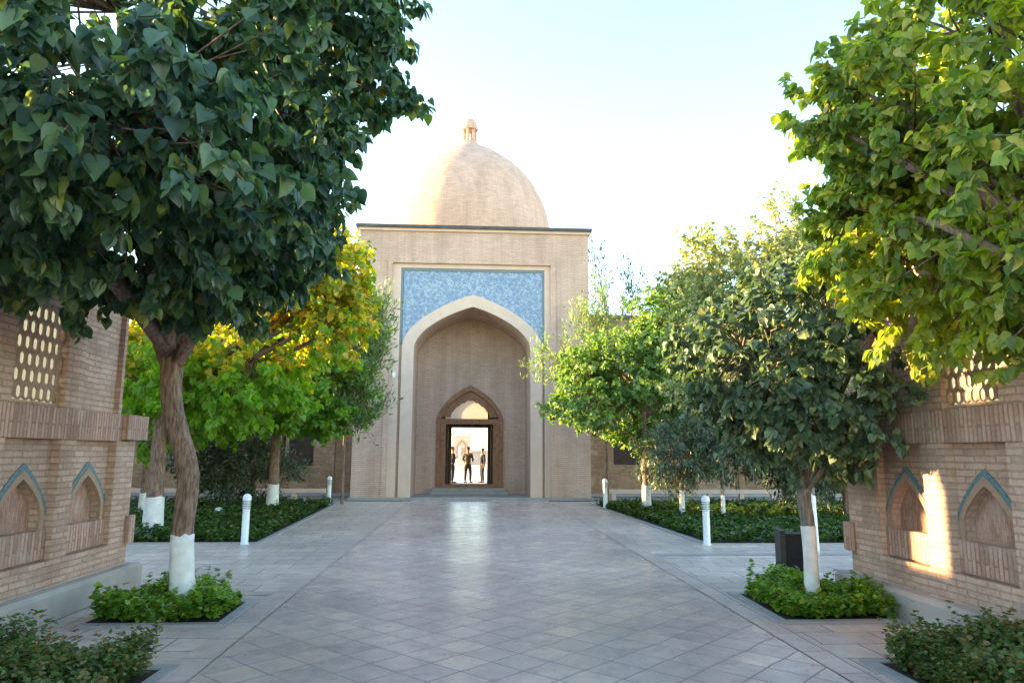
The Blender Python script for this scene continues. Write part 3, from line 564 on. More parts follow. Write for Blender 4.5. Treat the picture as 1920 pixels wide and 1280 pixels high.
# ------------------------------------------------------------------ ground cover
def cover(poly, hgt, n, leaf, mat, seed, sprigs=14, edge=.05):
    lr = np.random.default_rng(seed); xs = [p[0] for p in poly]; ys = [p[1] for p in poly]
    c = np.column_stack([lr.uniform(min(xs) + edge, max(xs) - edge, n), lr.uniform(min(ys) + edge, max(ys) - edge, n)])
    # stay inside the bed's slanted edge
    (x0, y0), (x1, y1) = sorted([poly[1], poly[2]] if poly[1][0] < 0 else [poly[0], poly[3]], key=lambda p: p[1])
    ex = x0 + (x1 - x0) * (c[:, 1] - y0) / (y1 - y0)
    keep = (c[:, 0] < ex - edge) if poly[1][0] < 0 else (c[:, 0] > ex + edge); c = c[keep]; n = len(c)
    hh = hgt * (.62 + .38 * np.sin(c[:, 0] * 5.1 + seed) * np.sin(c[:, 1] * 4.3 + seed * 2) + lr.uniform(-.15, .25, n))
    hh = np.maximum(hh, .05)
    per = 13; t = lr.uniform(.12, 1, (n, per)); lean = lr.normal(size=(n, 1, 2)) * .22
    pos = np.zeros((n, per, 3)); pos[..., :2] = c[:, None] + lean * t[..., None] * hh[:, None, None] + lr.normal(size=(n, per, 2)) * .012; pos[..., 2] = hh[:, None] * t + .01
    pos = pos.reshape(-1, 3); k = len(pos); a = lr.uniform(0, 6.28, k)
    tip = np.column_stack([np.cos(a), np.sin(a), lr.uniform(-.2, 1.0, k)]); nrm = np.column_stack([-np.cos(a) * .6, -np.sin(a) * .6, np.ones(k)]) + lr.normal(size=(k, 3)) * .4
    # a few taller sprigs stand out of the mass
    sp = []; st = []; sn = []
    for i in lr.choice(n, min(sprigs, n), replace=False):
        H = hgt * lr.uniform(1.1, 1.45); ln = lr.normal(size=2) * .25
        for q in range(16):
            tt = lr.uniform(.3, 1); aa = lr.uniform(0, 6.28)
            sp.append((c[i, 0] + ln[0] * tt * H, c[i, 1] + ln[1] * tt * H, tt * H)); st.append((math.cos(aa), math.sin(aa), .5)); sn.append((-math.cos(aa) * .5, -math.sin(aa) * .5, 1))
    pos = np.concatenate([pos, np.array(sp)]); tip = np.concatenate([tip, np.array(st)]); nrm = np.concatenate([nrm, np.array(sn)])
    o = leaves_mesh('ground_cover', pos, tip, nrm, leaf * lr.uniform(.6, 1.3, len(pos)), mat)
    return tag(o, kind='stuff')
tag(cover(BEDS['near_l'], .28, 850, .045, M['cover'], 1), 'fresh green leafy ground cover around the crooked white-footed trunk', 'ground cover')
tag(cover(BEDS['near_r'], .28, 850, .045, M['cover'], 2), 'fresh green leafy ground cover under the round tree', 'ground cover')
tag(cover(BEDS['bot_l'], .38, 6500, .032, M['cover_rust'], 3, 40), 'low bushy ground cover in the nearest left bed', 'ground cover')
tag(cover(BEDS['bot_r'], .40, 4800, .032, M['cover_rust'], 4, 40), 'low bushy ground cover in the nearest right bed', 'ground cover')
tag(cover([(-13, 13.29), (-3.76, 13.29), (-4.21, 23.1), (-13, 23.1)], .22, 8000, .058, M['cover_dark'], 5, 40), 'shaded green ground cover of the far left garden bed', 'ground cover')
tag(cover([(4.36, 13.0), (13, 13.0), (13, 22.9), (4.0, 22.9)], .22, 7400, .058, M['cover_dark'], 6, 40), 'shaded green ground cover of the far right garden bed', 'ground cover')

# ------------------------------------------------------------------ portal building
X0, X1, Y0, H = -4.02, 4.27, 25.0, 9.55
CX = 0.08
PB = tag(empty('portal_building', (CX, Y0, 0)), 'domed brick portal with blue tiled spandrel and great pointed arch closing the path', 'building')
FR = Plane2((0 - CX, 0, 0), (1, 0, 0), (0, -1, 0))        # local to the Empty
WB = MB()
RL, RRr, RT = -2.82, 2.88, 8.36                             # the great rectangular recess
inner = arch(2.08, 5.25, 6.80); outer = arch(2.50, 5.30, 7.24)
OX = CX
# facade mass around the recess
FR.box(WB, X0, RL, 0, H, -2.3, 0); FR.box(WB, RRr, X1, 0, H, -2.3, 0); FR.box(WB, RL, RRr, RT, H, -2.3, 0)
# side returns running back and hall walls
FR.box(WB, X0, X0 + .6, 0, H - .25, -9.8, -2.3); FR.box(WB, X1 - .6, X1, 0, H - .25, -9.8, -2.3)
FR.box(WB, X0 + .6, X1 - .6, 9.0, H - .25, -9.8, -2.3)
# plate that carries the great arch, set back a hand's breadth
FR.holed(WB, RL, RRr, 0.1, RT, -2.3, -0.16, OX, 0.1, inner)
WB.build('wall', M['facade'], PB)
# raised frame round the recess and inner moulding
b = MB()
FR.box(b, RL - .18, RL, .1, RT + .18, 0, .05); FR.box(b, RRr, RRr + .18, .1, RT + .18, 0, .05); FR.box(b, RL, RRr, RT, RT + .18, 0, .05)
b.build('outer_frame', M['facade'], PB)
b = MB()
FR.box(b, RL, -2.52, .1, RT, -.158, -.06); FR.box(b, 2.66, RRr, .1, RT, -.158, -.06); FR.box(b, -2.52, 2.66, 8.2, RT, -.158, -.06)
b.build('inner_frame', M['facade_trim'], PB)
b = MB(); FR.band(b, OX, .1, outer, inner, -.159, -.045); b.build('arch_band', M['facade_trim'], PB)
# blue spandrel between the outer arch and the frame
b = MB(); so = arch(2.505, 5.30, 7.245)
pts = [(max(-2.5, min(2.64, OX + a)), z) for a, z in so]; w1 = -.11
for i in range(len(pts) - 1):
    b.add([FR.P(pts[i][0], pts[i][1], w1), FR.P(pts[i + 1][0], pts[i + 1][1], w1), FR.P(pts[i + 1][0], 8.18, w1), FR.P(pts[i][0], 8.18, w1)], [(0, 1, 2, 3)])
tp = b.build('tile_panel', M['mosaic'], PB)
b = MB()
for (u0, u1, v0, v1) in ((-2.519, -2.44, 5.45, 8.2), (2.58, 2.659, 5.45, 8.2), (-2.44, 2.58, 8.10, 8.199)): FR.box(b, u0, u1, v0, v1, -.158, -.085)
b.build('tile_edging', plain_mat('dark_teal_edging', (0.12, 0.17, 0.19), (0.16, 0.21, 0.22), 12, .4), tp)
# back wall of the niche with the door arch
b = MB(); dout = arch(1.27, 2.75, 4.18); din = arch(1.12, 2.72, 3.98)
FR.holed(b, -2.4, 2.5, 0.1, 7.4, -2.7, -2.3, 0.03, 0.3, dout); b.build('niche_back_wall', M['niche'], PB)
# floor slab, threshold, base course
b = MB(); FR.box(b, X0 - .06, X1 + .06, 0, .10, -2.3, .14); b.build('base_course', M['kerb'], PB)
b = MB(); FR.box(b, -1.42, 1.48, .10, .22, -2.3, -1.75); FR.box(b, -1.32, 1.38, .22, .33, -2.3, -1.95); FR.box(b, X0 + .6, X1 - .6, 0, .16, -9.8, -2.7); b.build('doorstep', M['kerb'], PB)
# wooden door set
b = MB(); FR.band(b, .03, .33, dout, din, -2.5, -2.24); df = b.build('door_frame', M['wood'], PB)
b = MB(); FR.box(b, -1.09, 1.15, 2.70, 2.90, -2.48, -2.27); FR.box(b, -1.09, -.88, .33, 2.70, -2.48, -2.30); FR.box(b, .92, 1.15, .33, 2.70, -2.48, -2.30); FR.box(b, -.88, .92, .33, .45, -2.48, -2.30); b.build('lintel_and_jambs', M['wood'], df)
# tympanum with a lobed fanlight
lob = []
for k in range(-12, 13):
    t = k / 12; z = 2.98 + .62 * max(0, 1 - abs(t) ** 1.3) ** .6 + .04 * abs(math.sin(t * math.pi * 3.5)) * (abs(t) < 1); lob.append((.74 * t, z))
b = MB(); tymp = [(q[0], q[1]) for q in din]
ups = [(u, z) for u, z in din]
def dz(u):
    for i in range(len(ups) - 1):
        if ups[i][0] <= u <= ups[i + 1][0]:
            t = (u - ups[i][0]) / (ups[i + 1][0] - ups[i][0] + 1e-9); return ups[i][1] * (1 - t) + ups[i + 1][1] * t
    return ups[0][1]
def lz(u):
    t = abs(u) / .74
    return 2.96 if t >= 1 else 2.96 + .62 * (1 - t ** 1.3) ** .6 + .04 * abs(math.sin(t * math.pi * 3.5))
for wv in (-2.40, -2.34):
    K = 60
    for i in range(K):
        a = -1.11 + 2.22 * i / K; c = -1.11 + 2.22 * (i + 1) / K
        b.add([FR.P(.03 + a, max(2.901, lz(a)), wv), FR.P(.03 + c, max(2.901, lz(c)), wv), FR.P(.03 + c, max(dz(c), lz(c)), wv), FR.P(.03 + a, max(dz(a), lz(a)), wv)], [(0, 1, 2, 3)])
b.build('tympanum', M['wood'], df)
for s, hx in ((-1, -.86), (1, .90)):                       # leaves folded inwards
    b = MB(); FR.box(b, hx - .03, hx + .03, .36, 2.68, -3.45, -2.72)
    for q in range(3): FR.box(b, hx - .045, hx + .045, .5 + q * .72, 1.1 + q * .72, -3.38, -2.8)
    b.build('door_leaf', M['wood_dark'], df)
# rear wall of the hall with the opening to the courtyard beyond
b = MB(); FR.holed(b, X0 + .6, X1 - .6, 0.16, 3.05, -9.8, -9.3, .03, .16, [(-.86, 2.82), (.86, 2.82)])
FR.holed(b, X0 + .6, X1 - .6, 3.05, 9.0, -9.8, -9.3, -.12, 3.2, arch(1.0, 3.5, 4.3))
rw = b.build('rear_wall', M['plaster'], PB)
pm, pn_, pbs, pout = new_mat('frosted_pane'); ptr = N(pn_, "ShaderNodeBsdfTranslucent"); ptr.inputs[0].default_value = (.62, .56, .52, 1)
pmx = N(pn_, "ShaderNodeMixShader"); pmx.inputs[0].default_value = .8; pbs.inputs['Base Color'].default_value = (.6, .55, .5, 1); pn_.links.new(pbs.outputs[0], pmx.inputs[1]); pn_.links.new(ptr.outputs[0], pmx.inputs[2]); pn_.links.new(pmx.outputs[0], pout.inputs[0])
b = MB(); FR.box(b, -1.11, .87, 3.21, 4.29, -9.56, -9.54); b.build('fanlight_pane', pm, rw)
# cornice and metal cap
b = MB(); FR.box(b, X0 - .07, X1 + .07, H, H + .10, -2.37, .07); b.build('cornice', M['facade_trim'], PB)
b = MB(); FR.box(b, X0 - .15, X1 + .12, H + .10, H + .21, -2.42, .15); b.build('roof_cap', M['cap'], PB)
# dome on a low drum
DCX, DCY = -.17 - CX, 6.0
prof = [(3.72, 8.9), (3.72, 11.0), (3.69, 11.5), (3.58, 12.1), (3.42, 12.6), (3.15, 13.2), (2.82, 13.72), (2.4, 14.2), (1.9, 14.65), (1.35, 15.05), (.85, 15.33), (.45, 15.52), (.22, 15.62), (.02, 15.68)]
def smooth_prof(pf, k=4):
    out = []
    for i in range(len(pf) - 1):
        p0 = Vector(pf[max(i - 1, 0)]); p1 = Vector(pf[i]); p2 = Vector(pf[i + 1]); p3 = Vector(pf[min(i + 2, len(pf) - 1)])
        for j in range(k):
            t = j / k; q = 0.5 * ((2 * p1) + (p2 - p0) * t + (2 * p0 - 5 * p1 + 4 * p2 - p3) * t * t + (3 * p1 - p0 - 3 * p2 + p3) * t ** 3); out.append((q.x, q.y))
    return out + [pf[-1]]
b = MB(); b.lathe(smooth_prof(prof), (DCX, DCY, 0), 96); dome = b.build('dome', M['dome'], PB)
b = MB()
b.lathe([(.46, 15.40), (.44, 15.62), (.36, 15.66), (.36, 15.74)], (DCX, DCY, 0), 16)
for k in range(6):
    a = math.pi / 3 * k + .2; b.lathe([(.075, 15.72), (.06, 16.35)], (DCX + .27 * math.cos(a), DCY + .27 * math.sin(a), 0), 8)
b.lathe([(.36, 16.33), (.40, 16.40), (.38, 16.47), (.33, 16.55), (.30, 16.72), (.22, 16.84), (.08, 16.91), (.01, 16.93)], (DCX, DCY, 0), 18)
b.build('finial', M['dome'], dome)
# security camera on the moulding
sc_ = tag(empty('security_camera', tuple(at(739, 702, 24.8))), 'small white security camera fixed beside the left edge of the great arch', 'camera')
b = MB(); b.box(-.03, .03, .0, .27, -.02, .02); b.build('bracket', M['bollard'], sc_)
b = MB(); b.lathe([(.05, -.10), (.055, -.02), (.055, .06), (.03, .08)], (0, -.05, 0), 12); b.build('housing', M['bollard'], sc_)

# wings
def wing(x0, x1, y, label, wins, hz):
    r = tag(empty('side_building', ((x0 + x1) / 2, y, 0)), label, 'building'); cx = (x0 + x1) / 2
    fp = Plane2((-cx, 0, 0), (1, 0, 0), (0, -1, 0)); b = MB(); u = x0
    for (wc, hw, z0, zs, za) in wins:
        fp.holed(b, u, wc + hw + .9, 0, hz, -.45, 0, wc, z0, arch(hw, zs, za)); u = wc + hw + .9
    if u < x1: fp.box(b, u, x1, 0, hz, -.45, 0)
    fp.box(b, x0, x1, 0, hz - .3, -6, -5.6); fp.box(b, x0, x1, hz - .3, hz - .1, -5.6, -.45)
    b.build('wall', M['wing'], r)
    b = MB()
    k = x0 + 1.1 if x0 > 0 else x1 - 1.05
    while x0 < k < x1:
        fp.box(b, k - .06, k + .06, .12, hz - .5, 0, .05); k += 1.7 if x0 > 0 else -1.7
    b.build('pilaster', M['wing'], r)
    b = MB(); fp.box(b, x0, x1, hz, hz + .12, -6.05, .12); b.build('roof', M['cap'], r)
    for (wc, hw, z0, zs, za) in wins:
        b = MB(); fp.box(b, wc - hw, wc + hw, z0, za, -.40, -.34); b.build('window', M['wood_dark'], r)
    b = MB(); fp.box(b, x0, x1, 0, .12, 0, .10); b.build('plinth', M['kerb'], r)
    return r
wing(-12.8, X0 - .004, 27.3, 'brown brick side building left of the portal with a dark arched window', [(-9.4, .6, 1.1, 2.3, 3.0), (-6.4, .6, 1.1, 2.3, 3.0)], 6.9)
wing(X1 + .004, 16, 27.3, 'brown brick side building right of the portal behind the garden trees', [(6.15, .6, 1.2, 2.3, 3.0), (9.2, .6, 1.2, 2.3, 3.0), (12.2, .6, 1.2, 2.3, 3.0)], 6.9)

# low stone balustrades at the back of the beds
for x0, x1, y, lab in ((-12.5, -4.7, 24.2, 'low pale stone rail behind the left garden bed'), (4.7, 12.5, 24.2, 'low pale stone rail behind the right garden bed')):
    r = tag(empty('stone_rail', ((x0 + x1) / 2, y, 0)), lab, 'railing'); cx = (x0 + x1) / 2
    b = MB(); b.box(x0 - cx, x1 - cx, -.1, .1, .30, .42); b.build('rail', M['facade_trim'], r)
    k = x0 + .2
    while k < x1:
        b = MB(); b.box(k - .07 - cx, k + .07 - cx, -.07, .07, 0, .30); b.build('post', M['facade_trim'], r); k += 1.1

# ------------------------------------------------------------------ courtyard walls
def court_wall(side, label, XW, yend, bays, ystart, plinth_x, hw, solid=()):
    """side -1: wall on the left facing +x; bays: panel spans (near, far) along the path, nearest first"""
    s = side; r = tag(empty('courtyard_wall', (XW, yend, 0)), label, 'wall')
    fp = Plane2((0, -yend, 0), (0, 1, 0), (-s, 0, 0)); TH = .50; HT = 3.55
    zb0, zb1, zt0, zt1, zp = .54, .84, 1.72, 2.03, .28
    W = MB(); u = ystart
    fp.box(W, ystart, yend, zp, zb0, -TH, 0)                                  # running courses under the panels
    spans = sorted(bays)
    for (a, c) in spans:
        fp.box(W, u, a, zb0, zt0, -TH, 0); u = c
    fp.box(W, u, yend, zb0, zt0, -TH, 0)
    W.build('brickwork', M['wall'], r)
    # upper storey
    U = MB(); u = ystart
    for (a, c) in spans:
        fp.box(U, u, a + .02, zt1, HT, -.14, -.0)
        if (a, c) in solid:
            fp.box(U, a + .02, c - .02, zt1, HT, -.14, -.06)
        else:
            fp.box(U, a + .02, c - .02, zt1, zt1 + .04, -.14, -.05); fp.box(U, a + .02, c - .02, zt1 + 1.0, HT, -.14, -.05)
        u = c - .02
    fp.box(U, u, yend - .42, zt1, HT, -.14, 0)
    U.build('upper_wall', M['wall'], r)
    for (a, c) in spans:
        m = (a + c) / 2; ar_i = arch(hw, 1.02, 1.34, 8, 1.1, .7); ar_o = arch(hw + .115, 1.0, 1.49, 8, 1.1, .7); ar_m = arch(hw + .062, 1.01, 1.425, 8, 1.1, .7)
        b = MB(); fp.holed(b, a, c, zb0 + .002, zt0, -.17, -.085, m, zb1, ar_i); pn = b.build('niche', M['wall'], r)
        b = MB(); fp.box(b, a, c, zb0, zt0, -TH, -.17); b.build('niche_back', M['niche_panel'], pn)
        b = MB()
        A = [(m + q[0], q[1]) for q in ar_o]; Bq = [(m + q[0], q[1]) for q in ar_m]
        for i in range(len(A) - 1):
            for wv in (-.073,):
                b.add([fp.P(*A[i], wv), fp.P(*A[i + 1], wv), fp.P(*Bq[i + 1], wv), fp.P(*Bq[i], wv)], [(0, 1, 2, 3)])
            b.add([fp.P(*A[i], -.086), fp.P(*A[i + 1], -.086), fp.P(*A[i + 1], -.073), fp.P(*A[i], -.073)], [(0, 1, 2, 3)])
            b.add([fp.P(*Bq[i], -.073), fp.P(*Bq[i + 1], -.073), fp.P(*Bq[i + 1], -.086), fp.P(*Bq[i], -.086)], [(0, 1, 2, 3)])
        b.build('tile_border', M['teal'], pn)
        b = MB(); fp.band(b, m, zb1, ar_m, ar_i, -.084, -.066); b.build('arch_trim', M['lattice'], pn)
        b = MB(); fp.box(b, a - .0, c + .0, zb0 + .02, zb1, -.086, -.055); b.build('sill_course', M['soldier'], pn)
        if (a, c) not in solid:
            b = MB(); z0, z1 = zt1 + .04, zt1 + 1.0; u0, u1 = a + .02, c - .02
            NX = 7; cw = (u1 - u0) / NX; chh = cw * 1.5; rows = int((z1 - z0) / (chh * .86)) + 1
            # pierced clay screen: a grid of pointed cells
            K = 6
            for j in range(rows):
                for i in range(-1, NX + 1):
                    cu = u0 + cw * (i + .5 + (.5 if j % 2 else 0)); cz = z0 + chh * .86 * (j + .5)
                    ho = [(.5 * cw * math.sin(2 * math.pi * q / K) / math.cos(math.pi / 6) , .5 * chh * math.cos(2 * math.pi * q / K) * 1.0 * 1.15) for q in range(K)]
                    hi = [(x * .66, y * .70) for x, y in ho]
                    for q in range(K):
                        q2 = (q + 1) % K; pts = [ho[q], ho[q2], hi[q2], hi[q]]
                        pts = [(min(max(cu + x, u0), u1), min(max(cz + y, z0), z1)) for x, y in pts]
                        if max(p[0] for p in pts) - min(p[0] for p in pts) < 1e-5: continue
                        V = [fp.P(x, y, -.052) for x, y in pts] + [fp.P(x, y, -.070) for x, y in pts]
                        b.add(V, [(0, 1, 2, 3), (7, 6, 5, 4), (3, 2, 6, 7)])
            lw = b.build('lattice_window', M['lattice'], r)
            b = MB(); fp.box(b, u0, u1, z0, z1, -.128, -.120); b.build('pane', M['pane'], lw)
    # soldier band over the panels, slightly proud, wrapping the end
    b = MB(); fp.box(b, ystart, yend - .42, zt0, zt1, -TH, .022); b.build('soldier_band', M['soldier'], r)
    b = MB(); fp.box(b, yend - .42, yend + .10, zt0 + .02, zt1, -TH - .05, .10)
    b.build('end_cornice', M['soldier'], r)
    b = MB(); fp.box(b, yend - .10, yend + .05, zb0 - .02, zb1, .0, .06); b.build('end_footing', M['soldier'], r)
    # stone plinth
    b = MB(); po = abs(plinth_x - XW)
    v0 = [fp.P(ystart, 0, po), fp.P(ystart, zp - .04, po), fp.P(ystart, zp, po - .04), fp.P(ystart, zp, -TH), fp.P(ystart, 0, -TH)]
    v1 = [p + Vector((0, yend + .12 - ystart, 0)) for p in v0]
    b.add(v0 + v1, [(i, (i + 1) % 5, 5 + (i + 1) % 5, 5 + i) for i in range(5)] + [(0, 1, 2, 3, 4), (9, 8, 7, 6, 5)])
    b.build('plinth', M['plinth'], r)
    b = MB(); fp.box(b, ystart, yend - .38, HT, HT + .1, -TH - .05, .05); b.build('coping', M['soldier'], r)
    return r
BL = [(1.9, 2.75), (3.05, 3.9), (4.22, 5.1), (5.42, 6.3), (6.60, 7.48), (7.76, 8.62)]
court_wall(-1, 'brick wall with a glowing lattice window, beside the crooked trunk', -4.10, 9.08, BL, 1.2, -3.94, .325, solid=(BL[-1],))
BRr = [(2.35, 3.12), (3.45, 4.22), (4.57, 5.36), (5.70, 6.47), (6.82, 7.62)]
court_wall(1, 'brick wall lit by a single patch of sun, beside the round tree', 4.45, 8.25, BRr, 1.2, 4.29, .30, solid=(BRr[-1],))

# ------------------------------------------------------------------ lamp posts
def bollard():
    r = empty('bollard_lamp'); b = MB()
    b.lathe([(.075, 0), (.075, .02), (.062, .03), (.062, .60)], n=20); b.build('post', M['bollard'], r)
    b = MB(); b.lathe([(.045, .60), (.045, .76)], n=16)
    b.build('lamp', M['louvre'], r)
    b = MB()
    for k in range(5): b.lathe([(.050, .612 + k * .03), (.073, .606 + k * .03), (.073, .612 + k * .03), (.050, .622 + k * .03)], n=20)
    b.build('louvre', M['bollard'], r)
    b = MB(); b.lathe([(.074, .755), (.076, .80), (.066, .835), (.042, .862), (.01, .872)], n=20); b.build('cap', M['bollard'], r)
    return r
bo = bollard()
for i, (x, y, lab) in enumerate([(-3.92, 13.15, 'white lamp post at the front corner of the left garden bed'), (-4.33, 22.9, 'small white lamp post at the far corner of the left bed, by the portal'),
                                 (4.29, 12.9, 'white lamp post at the front corner of the right garden bed'), (4.10, 21.5, 'small white lamp post near the portal at the far corner of the right bed'),
                                 (7.05, 14.6, 'white lamp post half hidden by the end of the right brick wall')]):
    o = bo if i == 0 else copy_tree(bo)
    o.location = (x, y, 0); o.rotation_euler = (0, 0, i * .7); tag(o, lab, 'lamp', 'white lamp posts along the path')
g = at(410, 958, 18.5)
gl = tag(empty('globe_lamp', (g.x, 18.5, 0)), 'little round white lamp among the ground cover of the left garden', 'lamp')
b = MB(); b.lathe([(.03, 0), (.025, g.z - .09)], n=10); b.build('stem', M['darkgrey'], gl)
b = MB(); b.lathe([(.03 + .075 * math.sin(a * math.pi / 10), g.z - .1 * math.cos(a * math.pi / 10)) for a in range(11)], n=14); b.build('globe', M['bollard'], gl)

# ------------------------------------------------------------------ black case behind the right bed
c = at(1490, 1088, 9.1)
bc = tag(empty('equipment_case', (c.x, 9.1, 0), R(-12)), 'black case with a dark grey side standing behind the slim forked trunk', 'case')
b = MB(); b.box(-.12, .19, -.16, .16, .03, .62); b.build('body', M['black'], bc)
b = MB(); b.box(-.185, -.122, -.165, .165, .02, .66); b.build('side_panel', M['darkgrey'], bc)
b = MB(); b.tube([(-.18, -.1, .26), (-.22, -.12, .27), (-.27, -.13, .2), (-.31, -.14, .1), (-.33, -.14, .01)], [.008] * 5, 6)
b.tube([(-.18, -.1, .22), (-.20, -.13, .17), (-.19, -.14, .12)], [.010] * 3, 6); b.build('cable', M['darkgrey'], bc)
for sx in (-.1, .13):
    for sy in (-.12, .12):
        b = MB(); b.lathe([(.02, 0), (.02, .03)], (sx, sy, 0), 8); b.build('foot', M['darkgrey'], bc)

# ------------------------------------------------------------------ people seen through the doorway
M['skin'] = plain_mat('skin', (0.32, 0.19, 0.13), (0.29, 0.17, 0.12), 20, 0.6, 0.1)
M['hair'] = plain_mat('dark_hair', (0.02, 0.015, 0.012), (0.03, 0.02, 0.016), 30, 0.6, 0.4)
def cloth(name, c): return plain_mat(name, c, tuple(q * .7 for q in c), 12, 0.9, 0.5)
def skin_mesh(name, verts, edges, mat, parent, root=0, lvl=2):
    me = bpy.data.meshes.new(name); me.from_pydata([v[:3] for v in verts], edges, []); me.materials.append(mat)
    o = bpy.data.objects.new(name, me); COL.objects.link(o); o.parent = parent
    sk = o.modifiers.new('skin', 'SKIN')
    if not me.skin_vertices: me.skin_vertices.new()
    for i, v in enumerate(verts):
        r = v[3]; me.skin_vertices[0].data[i].radius = (r, r) if not isinstance(r, tuple) else r
        me.skin_vertices[0].data[i].use_root = (i == root)
    sk.use_smooth_shade = True
    sb = o.modifiers.new('sub', 'SUBSURF'); sb.levels = lvl; sb.render_levels = lvl
    dg = bpy.context.evaluated_depsgraph_get(); ev = o.evaluated_get(dg); m2 = bpy.data.meshes.new_from_object(ev)
    o.modifiers.clear(); o.data = m2
    return o
def person(loc, rz, label, top, bottom, pose=0, sc=1.0):
    r = empty('person', loc, rz); r.scale = (sc, sc, sc); tag(r, label, 'person', 'visitors seen through the doorway')
    st = .13 if pose == 0 else .10
    # pelvis, spine, neck, head
    V = [(0, 0, .93, .12), (0, 0, 1.08, .115), (0, 0, 1.28, .13), (0, 0, 1.42, .10), (0, 0, 1.50, .052), (0, -.01, 1.58, .075), (0, -.005, 1.66, .088), (0, 0, 1.72, .07)]
    E = [(0, 1), (1, 2), (2, 3), (3, 4), (4, 5), (5, 6), (6, 7)]
    hands = []
    for s in (-1, 1):
        k = len(V)
        V += [(s * .10, 0, .86, .085), (s * st, -.02, .50, .055), (s * (st + .01), .02, .10, .036), (s * (st + .015), -.03, .045, .035), (s * (st + .03), -.15, .03, .025)]
        E += [(0, k), (k, k + 1), (k + 1, k + 2), (k + 2, k + 3), (k + 3, k + 4)]
        k = len(V)
        if pose == 0: el, wr, hd = (s * .27, .02, 1.14), (s * .17, -.18, 1.05), (s * .11, -.24, 1.07)
        elif pose == 1 and s == 1: el, wr, hd = (.30, -.04, 1.18), (.34, -.26, 1.25), (.35, -.34, 1.27)
        else: el, wr, hd = (s * .26, .03, 1.12), (s * .27, -.04, .88), (s * .265, -.06, .80)
        V += [(s * .18, 0, 1.40, .058), (*el, .042), (*wr, .028), (*hd, .030)]
        E += [(3, k), (k, k + 1), (k + 1, k + 2), (k + 2, k + 3)]
        hands.append((Vector(wr), Vector(hd), s))
    body = skin_mesh('body', V, E, M['skin'], r)
    fb = bmesh.new(); fb.from_mesh(body.data)
    mb = MB()
    for wr, hd, s in hands:
        d = (hd - wr).normalized(); sd_ = d.cross(Vector((0, -1, 0)) if abs(d.z) > .6 else Vector((0, 0, 1))).normalized(); dn = d.cross(sd_)
        for q in range(4):
            b0 = hd + sd_ * (q - 1.5) * .017 + d * .01; L = (.06, .072, .068, .052)[q]
            mb.tube([b0, b0 + d * L * .55 + dn * .006, b0 + d * L * .9 + dn * .022], [.0085, .008, .006], 6)
        b0 = hd - sd_ * .025 * s - d * .02; mb.tube([b0, b0 - sd_ * .02 * s + d * .025, b0 - sd_ * .025 * s + d * .05], [.010, .009, .007], 6)
    # face: nose, ears, eyes
    mb.tube([(0, -.085, 1.665), (0, -.105, 1.635), (0, -.088, 1.625)], [.008, .014, .010], 6)
    for s in (-1, 1): mb.tube([(s * .082, 0, 1.67), (s * .093, .006, 1.65), (s * .082, 0, 1.625)], [.008, .012, .008], 6)
    me2 = bpy.data.meshes.new('t'); me2.from_pydata(mb.v, [], mb.f); fb.from_mesh(me2); fb.to_mesh(body.data); fb.free()
    for p in body.data.polygons: p.use_smooth = True
    # clothes follow the body
    A = [(0, 0, .88, .155), (0, 0, 1.08, .145), (0, 0, 1.28, .158), (0, 0, 1.42, .125), (0, 0, 1.475, .07)]; EE = [(0, 1), (1, 2), (2, 3), (3, 4)]
    for wr, hd, s in hands:
        k = len(A); el = V[8 + 5 + 1][:3] if s == -1 else V[8 + 9 + 5 + 1][:3]
        A += [(s * .18, 0, 1.40, .075), (*el, .058), (*(wr.lerp(Vector(el), .08)), .042)]; EE += [(3, k), (k, k + 1), (k + 1, k + 2)]
    skin_mesh('jacket', A, EE, top, r)
    A = [(0, 0, .98, .140), (0, 0, .90, .15)]; EE = [(0, 1)]
    for s in (-1, 1):
        k = len(A); A += [(s * .10, 0, .80, .105), (s * st, -.02, .50, .076), (s * (st + .01), .02, .08, .058)]; EE += [(1, k), (k, k + 1), (k + 1, k + 2)]
    skin_mesh('trousers', A, EE, bottom, r)
    hb = MB(); hb.lathe([(.094, 1.655), (.098, 1.69), (.092, 1.73), (.07, 1.77), (.03, 1.79), (.005, 1.793)], (0, .018, 0), 16); hb.build('hair', M['hair'], r)
    for s in (-1, 1):
        sb = MB(); sb.box(s * (st + .02) - .045, s * (st + .02) + .045, -.19, .06, 0, .055); sb.build('shoe', M['black'], r)
    return r
dk = cloth('charcoal_cloth', (0.03, 0.03, 0.035)); nv = cloth('navy_cloth', (0.035, 0.04, 0.06)); ol = cloth('olive_cloth', (0.07, 0.07, 0.05))
def ppl(px, Y): q = at(px, 905, Y); return (q.x, Y, .15)
person(ppl(877, 36.2), R(160), 'person in dark clothes standing in the middle of the bright doorway', ol, dk, 0)
person(ppl(848, 35.9), R(100), 'person in dark clothes at the left jamb of the bright doorway, one arm held out', dk, nv, 1)
person(ppl(904, 36.6), R(-70), 'person in black at the right side of the bright doorway', nv, dk, 2, .97)

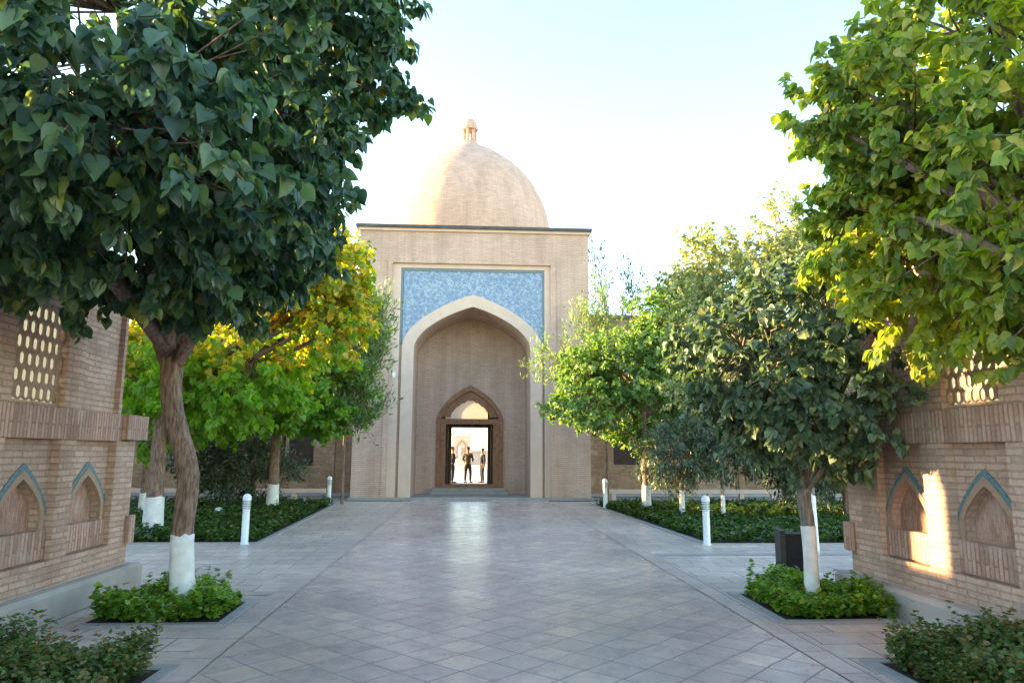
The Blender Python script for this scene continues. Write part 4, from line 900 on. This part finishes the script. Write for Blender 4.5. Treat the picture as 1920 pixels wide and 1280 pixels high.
# ------------------------------------------------------------------ beyond the door: courtyard
def block(name, label, x0, x1, y0, y1, z1, mat, wins=()):
    r = tag(empty(name, ((x0 + x1) / 2, y0, .15)), label, 'building'); cx = (x0 + x1) / 2
    fp = Plane2((-cx, 0, 0), (1, 0, 0), (0, -1, 0)); b = MB(); fp.box(b, x0, x1, 0, z1, y0 - y1, 0); b.build('wall', mat, r)
    b = MB(); fp.box(b, x0 - .2, x1 + .2, z1, z1 + .3, y0 - y1 - .2, .2); b.build('roof', M['far_pale'], r)
    for (u, v0, v1, hw) in wins:
        b = MB(); fp.band(b, u, v0, arch(hw + .25, v1 - .8, v1 + .25, 6), arch(hw, v1 - .8, v1, 6), -.02, .12); fp.box(b, u - hw, u + hw, v0, v1 - .75, -.01, .03); b.build('window', M['plaster'], r)
    return r
q0 = at(850, 846, 90); q1 = at(883, 846, 90)
block('far_building', 'small pinkish building across the sunlit courtyard, seen through the doorway', q0.x, q1.x, 90, 98, 3.6, M['far'], [((q0.x + q1.x) / 2, .3, 2.9, .45)])
block('far_wall', 'long low pale wall at the back of the sunlit courtyard', -30, 30, 99, 100, 1.6, M['far_pale'])
ff = tag(empty('stone_basin', (at(862, 850, 62).x, 62, .15)), 'pale stone basin in the courtyard beyond the doorway', 'fountain')
b = MB(); b.lathe([(1.0, 0), (1.1, .25), (.45, .4), (.35, .75), (1.25, 1.05), (1.3, 1.15), (1.1, 1.12), (.2, 1.0)], n=24); b.build('bowl', M['far_pale'], ff)
b = MB(); b.lathe([(.12, 1.0), (.10, 1.9), (.02, 2.1)], n=10); b.build('jet_post', M['far_pale'], ff)
block('arcade', 'tall cream arcade lit by the sun on the far side of the courtyard', 4.5, 12, 60, 88, 7.0, M['far_pale'], [(6.5, .2, 3.2, .8), (9.5, .2, 3.2, .8)])

# ------------------------------------------------------------------ unseen wall added on the left to cast the courtyard's shade
pw = tag(empty('added_shade_wall', (-14, 14, 0)), 'unseen brick wall added beyond the left garden to shade the courtyard', 'wall')
PW = Plane2((0, -14, 0), (0, 1, 0), (1, 0, 0)); b = MB()
PWY = 12.75
PW.box(b, -3, PWY - 1.2, 0, 5.2, -.12, 0)
PW.holed(b, PWY - 1.2, PWY + 1.2, 0, 5.2, -.12, 0, PWY, 3.6, [(-.28, 4.35), (-.24, 4.38), (-.20, 4.54), (-.10, 4.66), (-.02, 4.95), (.07, 4.7), (.17, 4.5), (.20, 4.15), (.36, 4.12)])  # opening shaped to throw the sun patch onto the right wall
PW.box(b, PWY + 1.2, 19.5, 0, 5.2, -.12, 0)
PW.box(b, 19.5, 40, 0, 3.5, -.12, 0)
b.build('brickwork', M['wall'], pw)
